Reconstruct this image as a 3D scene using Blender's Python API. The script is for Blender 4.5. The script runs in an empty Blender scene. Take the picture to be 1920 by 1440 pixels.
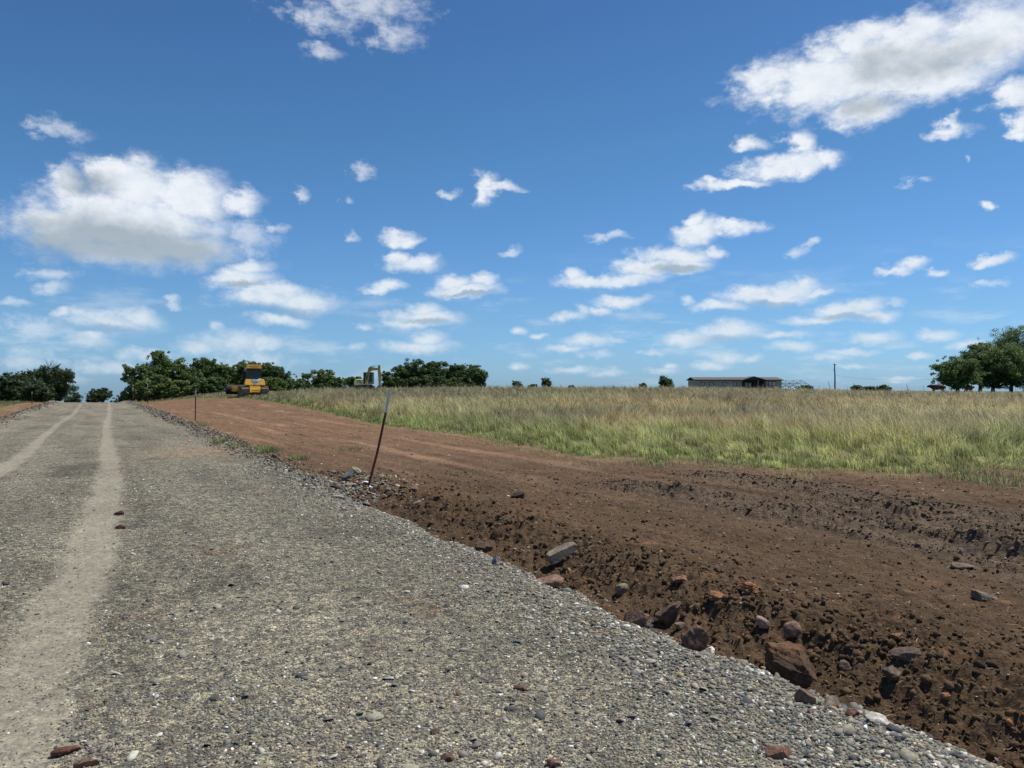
import bpy, bmesh, math, random
import numpy as np
from mathutils import Vector, Matrix, Euler
R = math.radians
random.seed(7)
rng = np.random.default_rng(11)
scene = bpy.context.scene
col = scene.collection

# ------------------------------------------------------------------ camera
FPX, CX0, CY0, EYE = 1442.0, 960.0, 726.0, 1.6      # focal length and horizon of the 1920x1440 photograph
cam_d = bpy.data.cameras.new('camera')
cam = bpy.data.objects.new('camera', cam_d)
col.objects.link(cam)
cam.location = (0, 0, EYE)
cam.rotation_euler = (R(90), 0, 0)
cam_d.sensor_width = 36
cam_d.lens = 36 * FPX / 1920
cam_d.shift_y = (CY0 - 720) / 1920
cam_d.clip_start = 0.05
cam_d.clip_end = 20000
scene.camera = cam

# ------------------------------------------------------------------ sun and exposure
SUN_EL, SUN_AZ = R(62), R(60)                        # azimuth clockwise from +Y (the viewing direction)
sun_d = bpy.data.lights.new('sun', 'SUN')
sun_d.energy = 4.9
sun_d.angle = R(0.53)
sun_d.color = (1.0, 0.955, 0.89)
sun = bpy.data.objects.new('sun', sun_d)
col.objects.link(sun)
sdir = Vector((math.sin(SUN_AZ) * math.cos(SUN_EL), math.cos(SUN_AZ) * math.cos(SUN_EL), math.sin(SUN_EL)))
sun.rotation_euler = (-sdir).to_track_quat('-Z', 'Y').to_euler()
sun.location = (0, 0, 60)
scene.view_settings.view_transform = 'Standard'
scene.view_settings.look = 'None'
scene.view_settings.exposure = 0.0
scene.view_settings.gamma = 1.0
scene.view_settings.use_curve_mapping = False

# ------------------------------------------------------------------ node helpers
class NT:
    def __init__(s, tree):
        s.t = tree; s.n = tree.nodes; s.l = tree.links
    def new(s, typ, **kw):
        nd = s.n.new(typ)
        for k, v in kw.items():
            setattr(nd, k, v)
        return nd
    def put(s, sock, v):
        if isinstance(v, bpy.types.NodeSocket):
            s.l.new(v, sock)
        else:
            sock.default_value = v
    def math(s, op, a, b=0.0, c=None, clamp=False):
        nd = s.new('ShaderNodeMath', operation=op, use_clamp=clamp)
        s.put(nd.inputs[0], a); s.put(nd.inputs[1], b)
        if c is not None: s.put(nd.inputs[2], c)
        return nd.outputs[0]
    def vec(s, op, a, b=(0, 0, 0), c=None):
        nd = s.new('ShaderNodeVectorMath', operation=op)
        s.put(nd.inputs[0], a); s.put(nd.inputs[1], b)
        if c is not None: s.put(nd.inputs[2], c)
        return nd.outputs['Value'] if op in ('LENGTH', 'DOT_PRODUCT', 'DISTANCE') else nd.outputs[0]
    def noise(s, v, scale, detail=4, rough=0.55, dist=0.0, dim='3D', lac=2.0):
        nd = s.new('ShaderNodeTexNoise', noise_dimensions=dim)
        s.put(nd.inputs['Vector'], v)
        nd.inputs['Scale'].default_value = scale
        nd.inputs['Detail'].default_value = detail
        nd.inputs['Roughness'].default_value = rough
        nd.inputs['Lacunarity'].default_value = lac
        nd.inputs['Distortion'].default_value = dist
        return nd
    def ss(s, x, a, b, lo=0.0, hi=1.0):
        nd = s.new('ShaderNodeMapRange', interpolation_type='SMOOTHSTEP')
        s.put(nd.inputs['Value'], x)
        s.put(nd.inputs['From Min'], a); s.put(nd.inputs['From Max'], b)
        s.put(nd.inputs['To Min'], lo); s.put(nd.inputs['To Max'], hi)
        return nd.outputs[0]
    def mix(s, f, a, b, mode='MIX'):
        nd = s.new('ShaderNodeMix', data_type='RGBA', blend_type=mode)
        s.put(nd.inputs[0], f)
        ia = [i for i in nd.inputs if i.type == 'RGBA']
        s.put(ia[0], a if not isinstance(a, tuple) else (*a[:3], 1)); s.put(ia[1], b if not isinstance(b, tuple) else (*b[:3], 1))
        return [o for o in nd.outputs if o.type == 'RGBA'][0]
    def ramp(s, x, stops):
        nd = s.new('ShaderNodeValToRGB')
        s.put(nd.inputs[0], x)
        e = nd.color_ramp.elements
        while len(e) < len(stops): e.new(0.5)
        for i, (p, c) in enumerate(stops):
            e[i].position = p; e[i].color = (*c, 1)
        return nd.outputs[0]

# ------------------------------------------------------------------ world: sky with cumulus clouds at infinity
world = bpy.data.worlds.new('World')
scene.world = world
world.use_nodes = True
w = NT(world.node_tree)
w.n.clear()
sky = w.new('ShaderNodeTexSky', sky_type='NISHITA')
sky.sun_disc = False
sky.sun_elevation = SUN_EL
sky.sun_rotation = SUN_AZ
sky.altitude = 250
sky.air_density = 1.15
sky.dust_density = 0.35
sky.ozone_density = 2.6
# clouds: (cx, cy, rx, ry, thinness) measured in the photograph's angles, turned into azimuth / elevation
CL = [
 (225,420,225,82,0), (210,470,170,30,0), (250,350,105,55,0), (350,365,95,55,0), (110,430,115,58,.1), (130,345,60,38,.35), (330,460,130,40,0), (445,372,52,24,.1), (478,440,50,38,.6), (215,318,50,26,.05),
 (445,520,82,22,.1), (465,500,48,20,.1),
 (500,560,105,22,.15), (560,565,92,26,.1), (520,545,70,22,.1), (520,598,75,14,.2),
 (210,605,108,24,.35), (255,595,60,24,.3),(125,597,24,12,.3),
 (770,492,64,19,.05), (745,480,34,17,.05), (800,484,30,15,.1),
 (870,545,76,16,.0), (855,528,36,18,0), (905,530,30,18,0),
 (800,598,78,20,0), (795,583,42,18,0), (770,609,50,12,.1),
 (725,535,40,14,.3), (712,541,34,8,.3),
 (780,650,90,14,.15), (800,636,42,16,.15),
 (750,442,44,16,.35), (765,448,36,8,.3),
 (912,348,30,24,.2), (903,372,22,22,.45), (945,355,45,13,.45),
 (680,20,135,40,.66), (600,90,50,18,.74), (735,70,60,30,.68), (600,35,60,26,.62),
 (112,245,60,24,.70), (95,252,40,14,.66),
 (1560,150,190,62,.05), (1700,120,190,78,0), (1850,70,150,90,0), (1425,160,75,32,.2), (1620,205,85,32,.15), (1620,70,110,34,.3), (1760,150,150,46,0), (1900,180,60,30,.25), (1545,105,70,28,.35), (1720,60,80,40,0),(1490,185,90,26,.2),
 (1480,310,105,24,.15), (1505,270,36,30,.2), (1380,342,75,13,.25), (1410,268,42,18,.4), (1545,305,30,22,.2),
 (1775,245,56,18,.35), (1795,232,22,20,.4), (1900,222,40,30,.3), (1912,240,30,20,.4),
 (1300,432,62,28,.15), (1370,428,75,16,.35), (1300,408,34,16,.3), (1420,425,26,8,.55),
 (1265,480,85,24,.0), (1285,500,60,18,.1), (1140,524,125,14,.05), (1075,512,32,16,.1), (1210,502,70,22,.05), (1340,470,30,14,.35),
 (1165,562,65,13,.1), (1060,592,44,12,.35), (1120,582,36,12,.3), (1085,582,22,16,.4),
 (1480,540,80,22,0), (1440,555,100,18,0), (1350,575,62,11,.1), (1500,530,34,16,.05), (1420,545,50,16,0), (1535,545,34,9,.2),
 (1580,582,72,20,0), (1620,570,46,18,0), (1530,600,84,11,.1), (1650,590,42,13,.15), (1680,565,22,10,.5),
 (1370,622,80,20,.15), (1290,640,75,16,.2), (1460,630,70,10,.3),
 (1100,640,66,14,.25), (1060,655,52,9,.3), (1150,638,28,8,.4), (1120,665,34,10,.45),
 (1715,490,42,13,.3), (1680,505,40,9,.35), (1765,507,24,9,.35), (1868,490,34,12,.25), (1843,391,24,13,.25), (1860,533,40,8,.5),
 (1365,668,42,14,.35), (1335,684,48,9,.4), (1410,672,30,9,.45), (1490,652,58,13,.35), (1560,670,50,9,.4), (1640,632,60,16,.3), (1600,660,60,8,.4), (1760,624,50,11,.3), (1725,665,34,9,.35), (1820,640,40,12,.3),
 (1070,692,62,9,.4), (970,686,28,9,.35), (1140,700,40,8,.5), (1240,690,40,9,.4), (1255,683,22,7,.3), (1690,712,40,7,.45), (1600,688,44,6,.5), (1230,660,30,6,.55),
 (60,620,90,22,.55), (160,645,70,18,.4), (175,635,40,14,.3), (440,640,110,26,.4), (500,640,50,18,.35), (370,650,50,18,.3), (405,612,20,10,.5), (90,515,62,15,.6), (100,540,30,16,.6), (280,665,60,14,.55), (40,670,70,20,.55), (480,680,80,24,.5), (35,572,34,9,.6),
 (975,620,20,11,.25), (1010,631,26,7,.3), (682,617,18,8,.4), (665,650,30,7,.55), (335,568,14,8,.55),
 (555,362,20,14,.55), (645,370,14,12,.65), (838,361,20,9,.5), (660,445,16,8,.6), (958,468,24,7,.6), (1150,442,36,8,.62), (1285,566,18,10,.4), (1500,475,22,12,.62), (1525,458,14,8,.55), (1718,345,26,10,.66), (1815,298,8,8,.5), (520,425,26,10,.6), (680,322,26,14,.68), (200,690,110,14,.55), (330,560,16,8,.6),
]
# grey undersides of the thick clouds: (cx, cy, rx, ry)
DK = [(215,452,225,54), (300,466,150,42), (110,462,110,42), (1740,115,190,48,.62), (1640,195,90,26,.66), (170,345,80,30,.6), (1450,568,60,9), (1590,596,70,8), (1270,505,70,9), (520,582,90,11), (800,606,50,6), (450,530,50,7), (880,552,50,5), (1380,640,80,9),(210,620,90,9)]

tc = w.new('ShaderNodeTexCoord')
sep = w.new('ShaderNodeSeparateXYZ'); w.put(sep.inputs[0], tc.outputs['Generated'])
dx, dy, dz = sep.outputs
az = w.math('ARCTAN2', dx, dy)
hyp = w.math('SQRT', w.math('ADD', w.math('MULTIPLY', dx, dx), w.math('MULTIPLY', dy, dy)))
el = w.math('DIVIDE', dz, w.math('MAXIMUM', hyp, 0.05))
cmb = w.new('ShaderNodeCombineXYZ'); w.put(cmb.inputs[0], az); w.put(cmb.inputs[1], el)
P0 = cmb.outputs[0]
# two scales of turbulence push the outlines about; finer towards the horizon, where the clouds are farther off
sc = w.ss(el, 0.0, 0.32, 1.9, 1.0)
Pn = w.vec('MULTIPLY', P0, (1, 1.35, 1))
scn = w.new('ShaderNodeVectorMath', operation='SCALE'); w.put(scn.inputs[0], Pn); scn.inputs['Scale'].default_value = 1.0
nA = w.noise(Pn, 13, 5, 0.6)
nB = w.noise(Pn, 40, 7, 0.66)
wa = w.vec('MULTIPLY', w.vec('SUBTRACT', nA.outputs['Color'], (.5, .5, .5)), (.085, .052, 0))
wb = w.vec('MULTIPLY', w.vec('SUBTRACT', nB.outputs['Color'], (.5, .5, .5)), (.030, .022, 0))
wsum = w.vec('ADD', wa, wb)
wscl = w.new('ShaderNodeVectorMath', operation='SCALE'); w.put(wscl.inputs[0], wsum); w.put(wscl.inputs['Scale'], w.ss(el, 0.02, 0.3, 0.5, 1.0))
P = w.vec('ADD', P0, wscl.outputs[0])
def ell(cx, cy, rx, ry):
    a0 = math.atan((cx - rx - CX0) / FPX); a1 = math.atan((cx + rx - CX0) / FPX); am = math.atan((cx - CX0) / FPX)
    e = (CY0 - cy) / FPX * math.cos(am); ve = ry / FPX * math.cos(am)
    return (a0 + a1) / 2, e, (a1 - a0) / 2, ve
def field(lst):
    out = None
    for c in lst:
        a, e, ra, re = ell(*c[:4])
        t = c[4] if len(c) > 4 else 0
        ra *= 1.16; re *= 1.20
        v = w.vec('MULTIPLY_ADD', P, (1 / ra, 1 / re, 0), (-a / ra, -e / re, t * .95))
        r = w.vec('LENGTH', v)
        out = r if out is None else w.math('MINIMUM', out, r)
    return out
rmin = field([c for c in CL if c[4] < .5])
rthin = field([(c[0], c[1], c[2] * 1.05, c[3] * 1.1, c[4] - .42) for c in CL if c[4] >= .5])
dens = w.math('ADD', w.math('SUBTRACT', 1.0, rmin), w.math('MULTIPLY', w.math('SUBTRACT', nB.outputs['Fac'], 0.5), 0.75))
dens = w.math('ADD', dens, w.math('MULTIPLY', w.math('SUBTRACT', nA.outputs['Fac'], 0.5), 0.5))
densT = w.math('ADD', w.math('SUBTRACT', 1.0, rthin), w.math('MULTIPLY', w.math('SUBTRACT', nB.outputs['Fac'], 0.5), 2.0))
densT = w.math('ADD', densT, w.math('MULTIPLY', w.math('SUBTRACT', nA.outputs['Fac'], 0.5), 1.2))
alpha = w.math('MAXIMUM', w.ss(dens, -0.04, w.ss(el, 0.02, 0.22, 0.95, 0.70)), w.math('MULTIPLY', w.ss(densT, 0.0, 1.0), 0.62))
# small far clouds low down all round the sky
lat = w.vec('DIVIDE', tc.outputs['Generated'], w.vec('ADD', w.vec('MULTIPLY', tc.outputs['Generated'], (0, 0, 0)), (1, 1, 1)))
nC = w.noise(w.vec('MULTIPLY', P0, (9, 34, 1)), 1.0, 6, 0.6)
low = w.math('MULTIPLY', w.ss(nC.outputs['Fac'], 0.50, 0.70), w.math('MULTIPLY', w.ss(el, 0.19, 0.03), 0.5))
# scattered cumulus in the parts of the sky the photograph does not show
nD = w.noise(w.vec('MULTIPLY', P0, (3.2, 6.5, 1)), 1.0, 7, 0.6)
side = w.math('MULTIPLY', w.ss(nD.outputs['Fac'], 0.56, 0.70), w.math('MAXIMUM', w.ss(w.math('ABSOLUTE', az), 0.66, 0.85), w.ss(el, 0.56, 0.75)))
side = w.math('MULTIPLY', side, w.ss(el, 1.6, 0.9))
alpha = w.math('MAXIMUM', alpha, w.math('MAXIMUM', low, side))
alpha = w.math('MULTIPLY', alpha, w.ss(el, -0.02, 0.02, 0.4, 1.0))
rdk = field(DK)
dark = w.ss(w.math('ADD', w.math('SUBTRACT', 1.15, rdk), w.math('MULTIPLY', w.math('SUBTRACT', nA.outputs['Fac'], 0.5), 1.0)), 0.05, 0.85)
thick = w.ss(dens, 0.25, 1.1)
bill = w.ss(nB.outputs['Fac'], 0.35, 0.68)
ccol = w.mix(w.math('MULTIPLY', thick, 0.0), (0.77, 0.82, 0.89), (0.9, 0.92, 0.95))
ccol = w.mix(w.math('MULTIPLY', bill, 0.65), ccol, (0.93, 0.95, 0.975))
ccol = w.mix(w.math('MULTIPLY', dark, 0.86), ccol, (0.29, 0.355, 0.405))
ccol = w.mix(w.ss(el, 0.26, 0.0, 0.0, 0.55), ccol, (0.50, 0.64, 0.76))
tint = w.ramp(el, [(0.0, (.56, 1.02, 1.95)), (0.09, (.61, .98, 1.50)), (0.30, (.54, .93, 1.24)), (0.48, (.49, .82, 1.16))])
skyc = w.mix(1.0, sky.outputs[0], tint, 'MULTIPLY')
bg1 = w.new('ShaderNodeBackground'); w.put(bg1.inputs[0], skyc); bg1.inputs[1].default_value = 0.074
bg2 = w.new('ShaderNodeBackground'); w.put(bg2.inputs[0], ccol); bg2.inputs[1].default_value = 1.04
mx = w.new('ShaderNodeMixShader'); w.put(mx.inputs[0], w.math('MULTIPLY', alpha, 0.96)); w.l.new(bg1.outputs[0], mx.inputs[1]); w.l.new(bg2.outputs[0], mx.inputs[2])
wo = w.new('ShaderNodeOutputWorld'); w.l.new(mx.outputs[0], wo.inputs[0])
world.cycles.sampling_method = 'MANUAL'
world.cycles.sample_map_resolution = 512
scene.cycles.max_bounces = 6
scene.cycles.diffuse_bounces = 3
scene.cycles.use_adaptive_sampling = True

# ------------------------------------------------------------------ noise in numpy
def hsh(ix, iy, seed):
    h = (ix.astype(np.int64) * 374761393 + iy.astype(np.int64) * 668265263 + seed * 1442695041) & 0xFFFFFFFF
    h = ((h ^ (h >> 13)) * 1274126177) & 0xFFFFFFFF
    h = (h ^ (h >> 16)) & 0xFFFFFF
    return h.astype(np.float64) / 16777216.0
def vnoise(x, y, seed=0):                            # gradient noise, about -1..1
    x0 = np.floor(x); y0 = np.floor(y)
    fx = x - x0; fy = y - y0
    u_ = fx * fx * fx * (fx * (fx * 6 - 15) + 10); v_ = fy * fy * fy * (fy * (fy * 6 - 15) + 10)
    def g(i, j):
        t = hsh(x0 + i, y0 + j, seed) * (2 * math.pi)
        return np.cos(t) * (fx - i) + np.sin(t) * (fy - j)
    a = g(0, 0); b = g(1, 0); c = g(0, 1); d = g(1, 1)
    return 1.5 * ((a + (b - a) * u_) * (1 - v_) + (c + (d - c) * u_) * v_)
def fbm(x, y, f, octv=4, seed=0, rough=0.5):
    s = 0; a = 1; n = 0
    for i in range(octv):
        s = s + a * vnoise(x * f + 17.3 * i, y * f - 9.1 * i, seed + i); n += a
        a *= rough; f *= 2.03
    return s / n
def ss(x, a, b):
    t = np.clip((x - a) / (b - a), 0, 1)
    return t * t * (3 - 2 * t)
def lerp(a, b, t): return a + (b - a) * t

# ------------------------------------------------------------------ lie of the land
KS = 1.139                                            # the road runs away to the left: X = 3.9 - 0.545 Y along its right edge
RW = 7.06                                             # width of the gravel
def uv(X, Y):
    return (X + 0.545 * Y - 3.9) / KS, (-0.545 * X + Y) / KS
def macro(X, Y):
    X = np.asarray(X, float); Y = np.asarray(Y, float)
    u, v = uv(X, Y)
    D = np.maximum(Y, 0.01)
    a = X / D
    t = np.maximum(Y - 68, 0)
    road = -0.0004 * np.minimum(t, 45) ** 2 - 0.036 * np.maximum(t - 45, 0)
    amp = np.interp(a, [-1.2, -.45, -.37, -.22, -.04, .236, .37, .51, .666, 1.0], [.2, .62, .80, .98, 1.15, 1.10, .88, .62, .42, .3])
    f = amp * ss(Y, 14, 98)
    f = f - 0.0024 * np.maximum(Y - 95, 0) - 0.035 * np.maximum(Y - 330, 0)
    f = f + 0.10 * fbm(X, Y, 0.035, 2, 5)
    wf = ss(u, 1.0, 12.5)
    return road * (1 - wf) + f * wf
def unproj(px, py, zfun=macro, dmax=400):
    px = np.atleast_1d(np.asarray(px, float)); py = np.atleast_1d(np.asarray(py, float))
    Ds = np.exp(np.linspace(math.log(1.5), math.log(dmax), 4000))
    ox = []; oy = []
    for x, y in zip(px, py):
        X = (x - CX0) / FPX * Ds; Z = EYE - (y - CY0) / FPX * Ds
        hit = np.nonzero(Z <= zfun(X, Ds))[0]
        k = hit[0] if len(hit) else len(Ds) - 1
        ox.append(X[k]); oy.append(Ds[k])
    return np.array(ox), np.array(oy)
def poly_w(pts): return np.stack(unproj(*zip(*pts)), 1)

# where the standing grass begins, as depth over direction
_gp = [(300,751),(400,748.5),(440,748),(490,752),(560,764),(630,779),(700,795),(780,806),(850,815),(930,829),(1000,840),(1080,854),(1200,861),(1300,866),(1400,871),(1500,876),(1600,880),(1700,882),(1920,878),(2300,876)]
_gx, _gy = unproj(*zip(*_gp))
_ga = np.array([(p[0] - CX0) / FPX for p in _gp])
_gy[0] = 100; _gy[1] = 82; _gy[2] = 76
def grass_edge(X, Y):
    a = X / np.maximum(Y, 0.01)
    return np.interp(a, _ga, _gy) + 1.5 * fbm(X, Y, 0.3, 4, 31) + .45 * fbm(X, Y, 2.5, 2, 32)
def field_in(X, Y):                                   # metres inside the grass field
    u, v = uv(X, Y)
    right = (Y - grass_edge(X, Y))
    right = np.where(u > 0.6, right, -9)
    left = -(u + RW) - 2.6 - 0.8 * fbm(X, Y, 0.4, 2, 33)
    far = np.where((u > 0.6) | (u < -RW - .5), Y - 97, -9)
    return np.maximum(np.maximum(right, left), far)
def edge_wob(X, Y):
    u, v = uv(X, Y)
    return 0.22 * fbm(X, Y, 0.8, 3, 41) + 0.08 * fbm(X, Y, 5, 3, 42) - 0.02 * (1 - ss(v, 3, 8))

RUTS = [poly_w([(1270,886),(1380,900),(1500,915),(1600,930),(1700,950),(1800,966),(1920,988),(2100,1018)]),
        poly_w([(1105,904),(1200,918),(1300,930),(1400,950),(1500,972),(1580,990),(1700,1012),(1800,1032),(1920,1060),(2100,1100)]),
        poly_w([(1480,930),(1600,955),(1700,975),(1800,1000),(1920,1030),(2100,1065)])]
TRK = [(poly_w([(205,756),(206,775),(200,800),(204,840),(208,880),(200,930),(182,1000),(142,1100),(92,1200),(45,1300),(0,1400),(-60,1560)]), .26),
       (poly_w([(152,757),(140,775),(110,795),(80,820),(60,840),(35,862),(0,882),(-60,915)]), .26)]
TRK_F = poly_w([(180,770),(185,800),(175,830),(170,860),(150,900)])
def dist_poly(X, Y, pl):
    d = np.full(np.shape(X), 1e9); tt = np.zeros(np.shape(X)); sg = np.zeros(np.shape(X)); acc = 0
    for (x0, y0), (x1, y1) in zip(pl[:-1], pl[1:]):
        ex, ey = x1 - x0, y1 - y0; L = math.hypot(ex, ey)
        if L < 1e-6: continue
        t = np.clip(((X - x0) * ex + (Y - y0) * ey) / L / L, 0, 1)
        qx = X - x0 - t * ex; qy = Y - y0 - t * ey
        dd = np.hypot(qx, qy)
        m = dd < d
        d = np.where(m, dd, d); tt = np.where(m, acc + t * L, tt); sg = np.where(m, np.sign(ex * qy - ey * qx), sg)
        acc += L
    return d, tt, sg
def dust(X, Y):
    m = 0
    for pl, hw in TRK:
        d, t, sg = dist_poly(X, Y, pl)
        d = d + 0.10 * fbm(X, Y, 1.6, 3, 51) + .04 * fbm(X, Y, 12, 2, 52)
        hw_ = hw * (1.0 - .48 * ss(Y, 8, 30)); m = np.maximum(m, (1 - ss(d, hw_ * .5, hw_ * 1.3)) * (.85 + .25 * fbm(X, Y, .7, 2, 53)))
    return m
def height(X, Y):
    X = np.asarray(X, float); Y = np.asarray(Y, float)
    u, v = uv(X, Y)
    ub = u + edge_wob(X, Y)
    z = macro(X, Y)
    near = 1 - ss(v, 10, 17)
    # gravel
    g = 0.018 * fbm(X, Y, 0.7, 3, 61) + 0.010 * fbm(X, Y, 4, 3, 62) + 0.006 * fbm(X, Y, 22, 2, 63)
    g = g - 0.016 * dust(X, Y) - 0.008 * dust(X, Y) * fbm(X, Y, 8, 2, 64)
    g = g + 0.05 * np.exp(-((ub + .45) / .3) ** 2) * (.5 + .5 * fbm(X, Y, 1.1, 2, 66)) * near
    g = g - (0.11 * near) * ss(ub, -0.34, 0.10)
    # bare soil
    fx = fbm(X, Y, 1.1, 3, 71)
    d = 0.030 * fx + 0.022 * fbm(X, Y, 5, 3, 72) + 0.014 * fbm(X, Y, 17, 3, 73, .6) + .006 * fbm(X, Y, 48, 2, 77)
    d = d + 0.026 * fbm(u * 3, v * 0.22, 1, 3, 74)
    ditch = (0.20 * near) * (1 - ss(ub, 0.20, .95))
    rid = 1 - np.abs(fbm(X, Y, 3.1, 4, 75, .6)) * 2.2
    berm = np.exp(-((ub - .85) / .70) ** 2)
    lump = (0.062 * near + .02) * berm * rid + .016 * near * berm * fbm(X, Y, 9, 3, 76, .6)
    d = d - ditch + lump
    d = d + ss(ub, 1.0, 2.0) * (.016 * fbm(u * 5.5, v * .16, 1, 2, 78) + .010 * fbm(u * 13, v * .5, 1, 2, 79))
    for i, pl in enumerate(RUTS):
        q, t, sg = dist_poly(X, Y, pl)
        q = q + 0.06 * fbm(X, Y, 2.2, 3, 80 + i)
        k = .7 + .6 * fbm(X, Y, .9, 2, 84 + i)
        ramp = ss(t, 0.0, 0.8)
        d = d + ramp * k * (-0.10 * np.exp(-(q / .17) ** 2) + 0.13 * np.exp(-((q - .33) / .11) ** 2) * (.6 + .9 * np.abs(fbm(X, Y, 4.5, 3, 88, .6))) )
        d = d + ramp * .02 * np.exp(-(q / .8) ** 2) * fbm(X, Y, 14, 2, 89)
    isd = ss(ub, -0.04, 0.04)
    isl = ss(-(ub + RW), -0.04, 0.04)
    mm = np.maximum(isd, isl)
    dl = 0.04 * fbm(X, Y, 1.5, 3, 91) + .02 * fbm(X, Y, 8, 2, 92)
    fi = field_in(X, Y)
    dd = np.where(u > -3, d * (1 - ss(fi, -.3, .6)) + ss(fi, -.3, .6) * .05 * fbm(X, Y, .8, 3, 95), dl)
    z = z + g * (1 - mm) + dd * mm
    # windrows of broken shale along both edges farther off
    wr = ss(v, 15, 21) * (1 + .8 * ss(Y, 40, 70))
    gap = 1 - .85 * np.exp(-((v - 20.5) / 1.6) ** 2)
    z = z + wr * gap * 0.15 * np.exp(-((ub - .05) / .36) ** 2) * (.65 + .9 * np.abs(fbm(X, Y, 2.6, 4, 96, .6)))
    z = z + ss(Y, 25, 40) * .20 * np.exp(-((ub + RW + .1) / .4) ** 2) * (.6 + .9 * np.abs(fbm(X, Y, 2.2, 3, 97, .6)))
    z = z + 0.10 * np.exp(-((u - .0) / .5) ** 2 - ((v - 13.0) / 1.6) ** 2) * (.7 + .6 * fbm(X, Y, 6, 3, 98))
    return z
def hz(x, y): return float(height(np.array([x]), np.array([y]))[0])
def gp(px, py):
    X, Y = unproj([px], [py], height)
    return float(X[0]), float(Y[0]), hz(X[0], Y[0])
def at(px, py, D):
    return Vector(((px - CX0) / FPX * D, D, EYE - (py - CY0) / FPX * D))

# ------------------------------------------------------------------ object helpers
def tag(o, label=None, cat=None, group=None, kind=None):
    if label: o['label'] = label
    if cat: o['category'] = cat
    if group: o['group'] = group
    if kind: o['kind'] = kind
    return o
def empty(name, loc=(0, 0, 0), rz=0.0, label=None, cat=None, group=None):
    o = bpy.data.objects.new(name, None); col.objects.link(o)
    o.location = loc; o.rotation_euler = (0, 0, rz); o.empty_display_size = .2
    return tag(o, label, cat, group)
def link(name, me, mat=None, parent=None, loc=None):
    o = bpy.data.objects.new(name, me); col.objects.link(o)
    if mat: me.materials.append(mat)
    if parent: o.parent = parent
    if loc is not None: o.location = loc
    return o
def np_mesh(name, V, F, smooth=False, colr=None, attrs=None):
    """V (n,3) float; F: (m,k) int array or list of such arrays with different k."""
    if not isinstance(F, (list, tuple)): F = [F]
    F = [f for f in F if len(f)]
    me = bpy.data.meshes.new(name)
    me.vertices.add(len(V)); me.vertices.foreach_set('co', np.ascontiguousarray(V, dtype=np.float32).ravel())
    nl = sum(f.size for f in F); npoly = sum(len(f) for f in F)
    me.loops.add(nl); me.loops.foreach_set('vertex_index', np.concatenate([f.ravel() for f in F]).astype(np.int32))
    me.polygons.add(npoly)
    tot = np.concatenate([np.full(len(f), f.shape[1]) for f in F])
    st = np.concatenate([[0], np.cumsum(tot)[:-1]]).astype(np.int32)
    me.polygons.foreach_set('loop_start', st)
    if smooth: me.polygons.foreach_set('use_smooth', np.ones(npoly, dtype=bool))
    if colr is not None:
        a = me.color_attributes.new('Col', 'FLOAT_COLOR', 'POINT')
        c = np.ones((len(V), 4), dtype=np.float32); c[:, :3] = colr
        a.data.foreach_set('color', c.ravel())
    for k, v in (attrs or {}).items():
        a = me.attributes.new(k, 'FLOAT', 'POINT'); a.data.foreach_set('value', np.asarray(v, dtype=np.float32))
    me.update(calc_edges=True)
    return me

# ------------------------------------------------------------------ materials
def mat(name):
    m = bpy.data.materials.new(name); m.use_nodes = True
    n = NT(m.node_tree)
    b = n.n['Principled BSDF']
    return m, n, b
def coords(n): return n.new('ShaderNodeTexCoord').outputs['Object']
def simple(name, c, rough=.6, metal=0.0, var=.25, scale=6.0, bump=0.0, bscale=40, spec=.4, dirt=None):
    m, n, b = mat(name)
    co = coords(n)
    nz = n.noise(co, scale, 6, .6)
    c0 = tuple(x * (1 - var) for x in c); c1 = tuple(min(1, x * (1 + var)) for x in c)
    cc = n.mix(n.ss(nz.outputs[0], .3, .7), c0, c1)
    if dirt:
        n2 = n.noise(co, scale * .6, 8, .7)
        cc = n.mix(n.ss(n2.outputs[0], .5, .68), cc, dirt)
    n.put(b.inputs['Base Color'], cc)
    b.inputs['Roughness'].default_value = rough; b.inputs['Metallic'].default_value = metal
    b.inputs['Specular IOR Level'].default_value = spec
    if bump:
        bp = n.new('ShaderNodeBump'); bp.inputs['Strength'].default_value = .6; bp.inputs['Distance'].default_value = bump
        n.put(bp.inputs['Height'], n.noise(co, bscale, 5, .6).outputs[0]); n.l.new(bp.outputs[0], b.inputs['Normal'])
    return m
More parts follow.
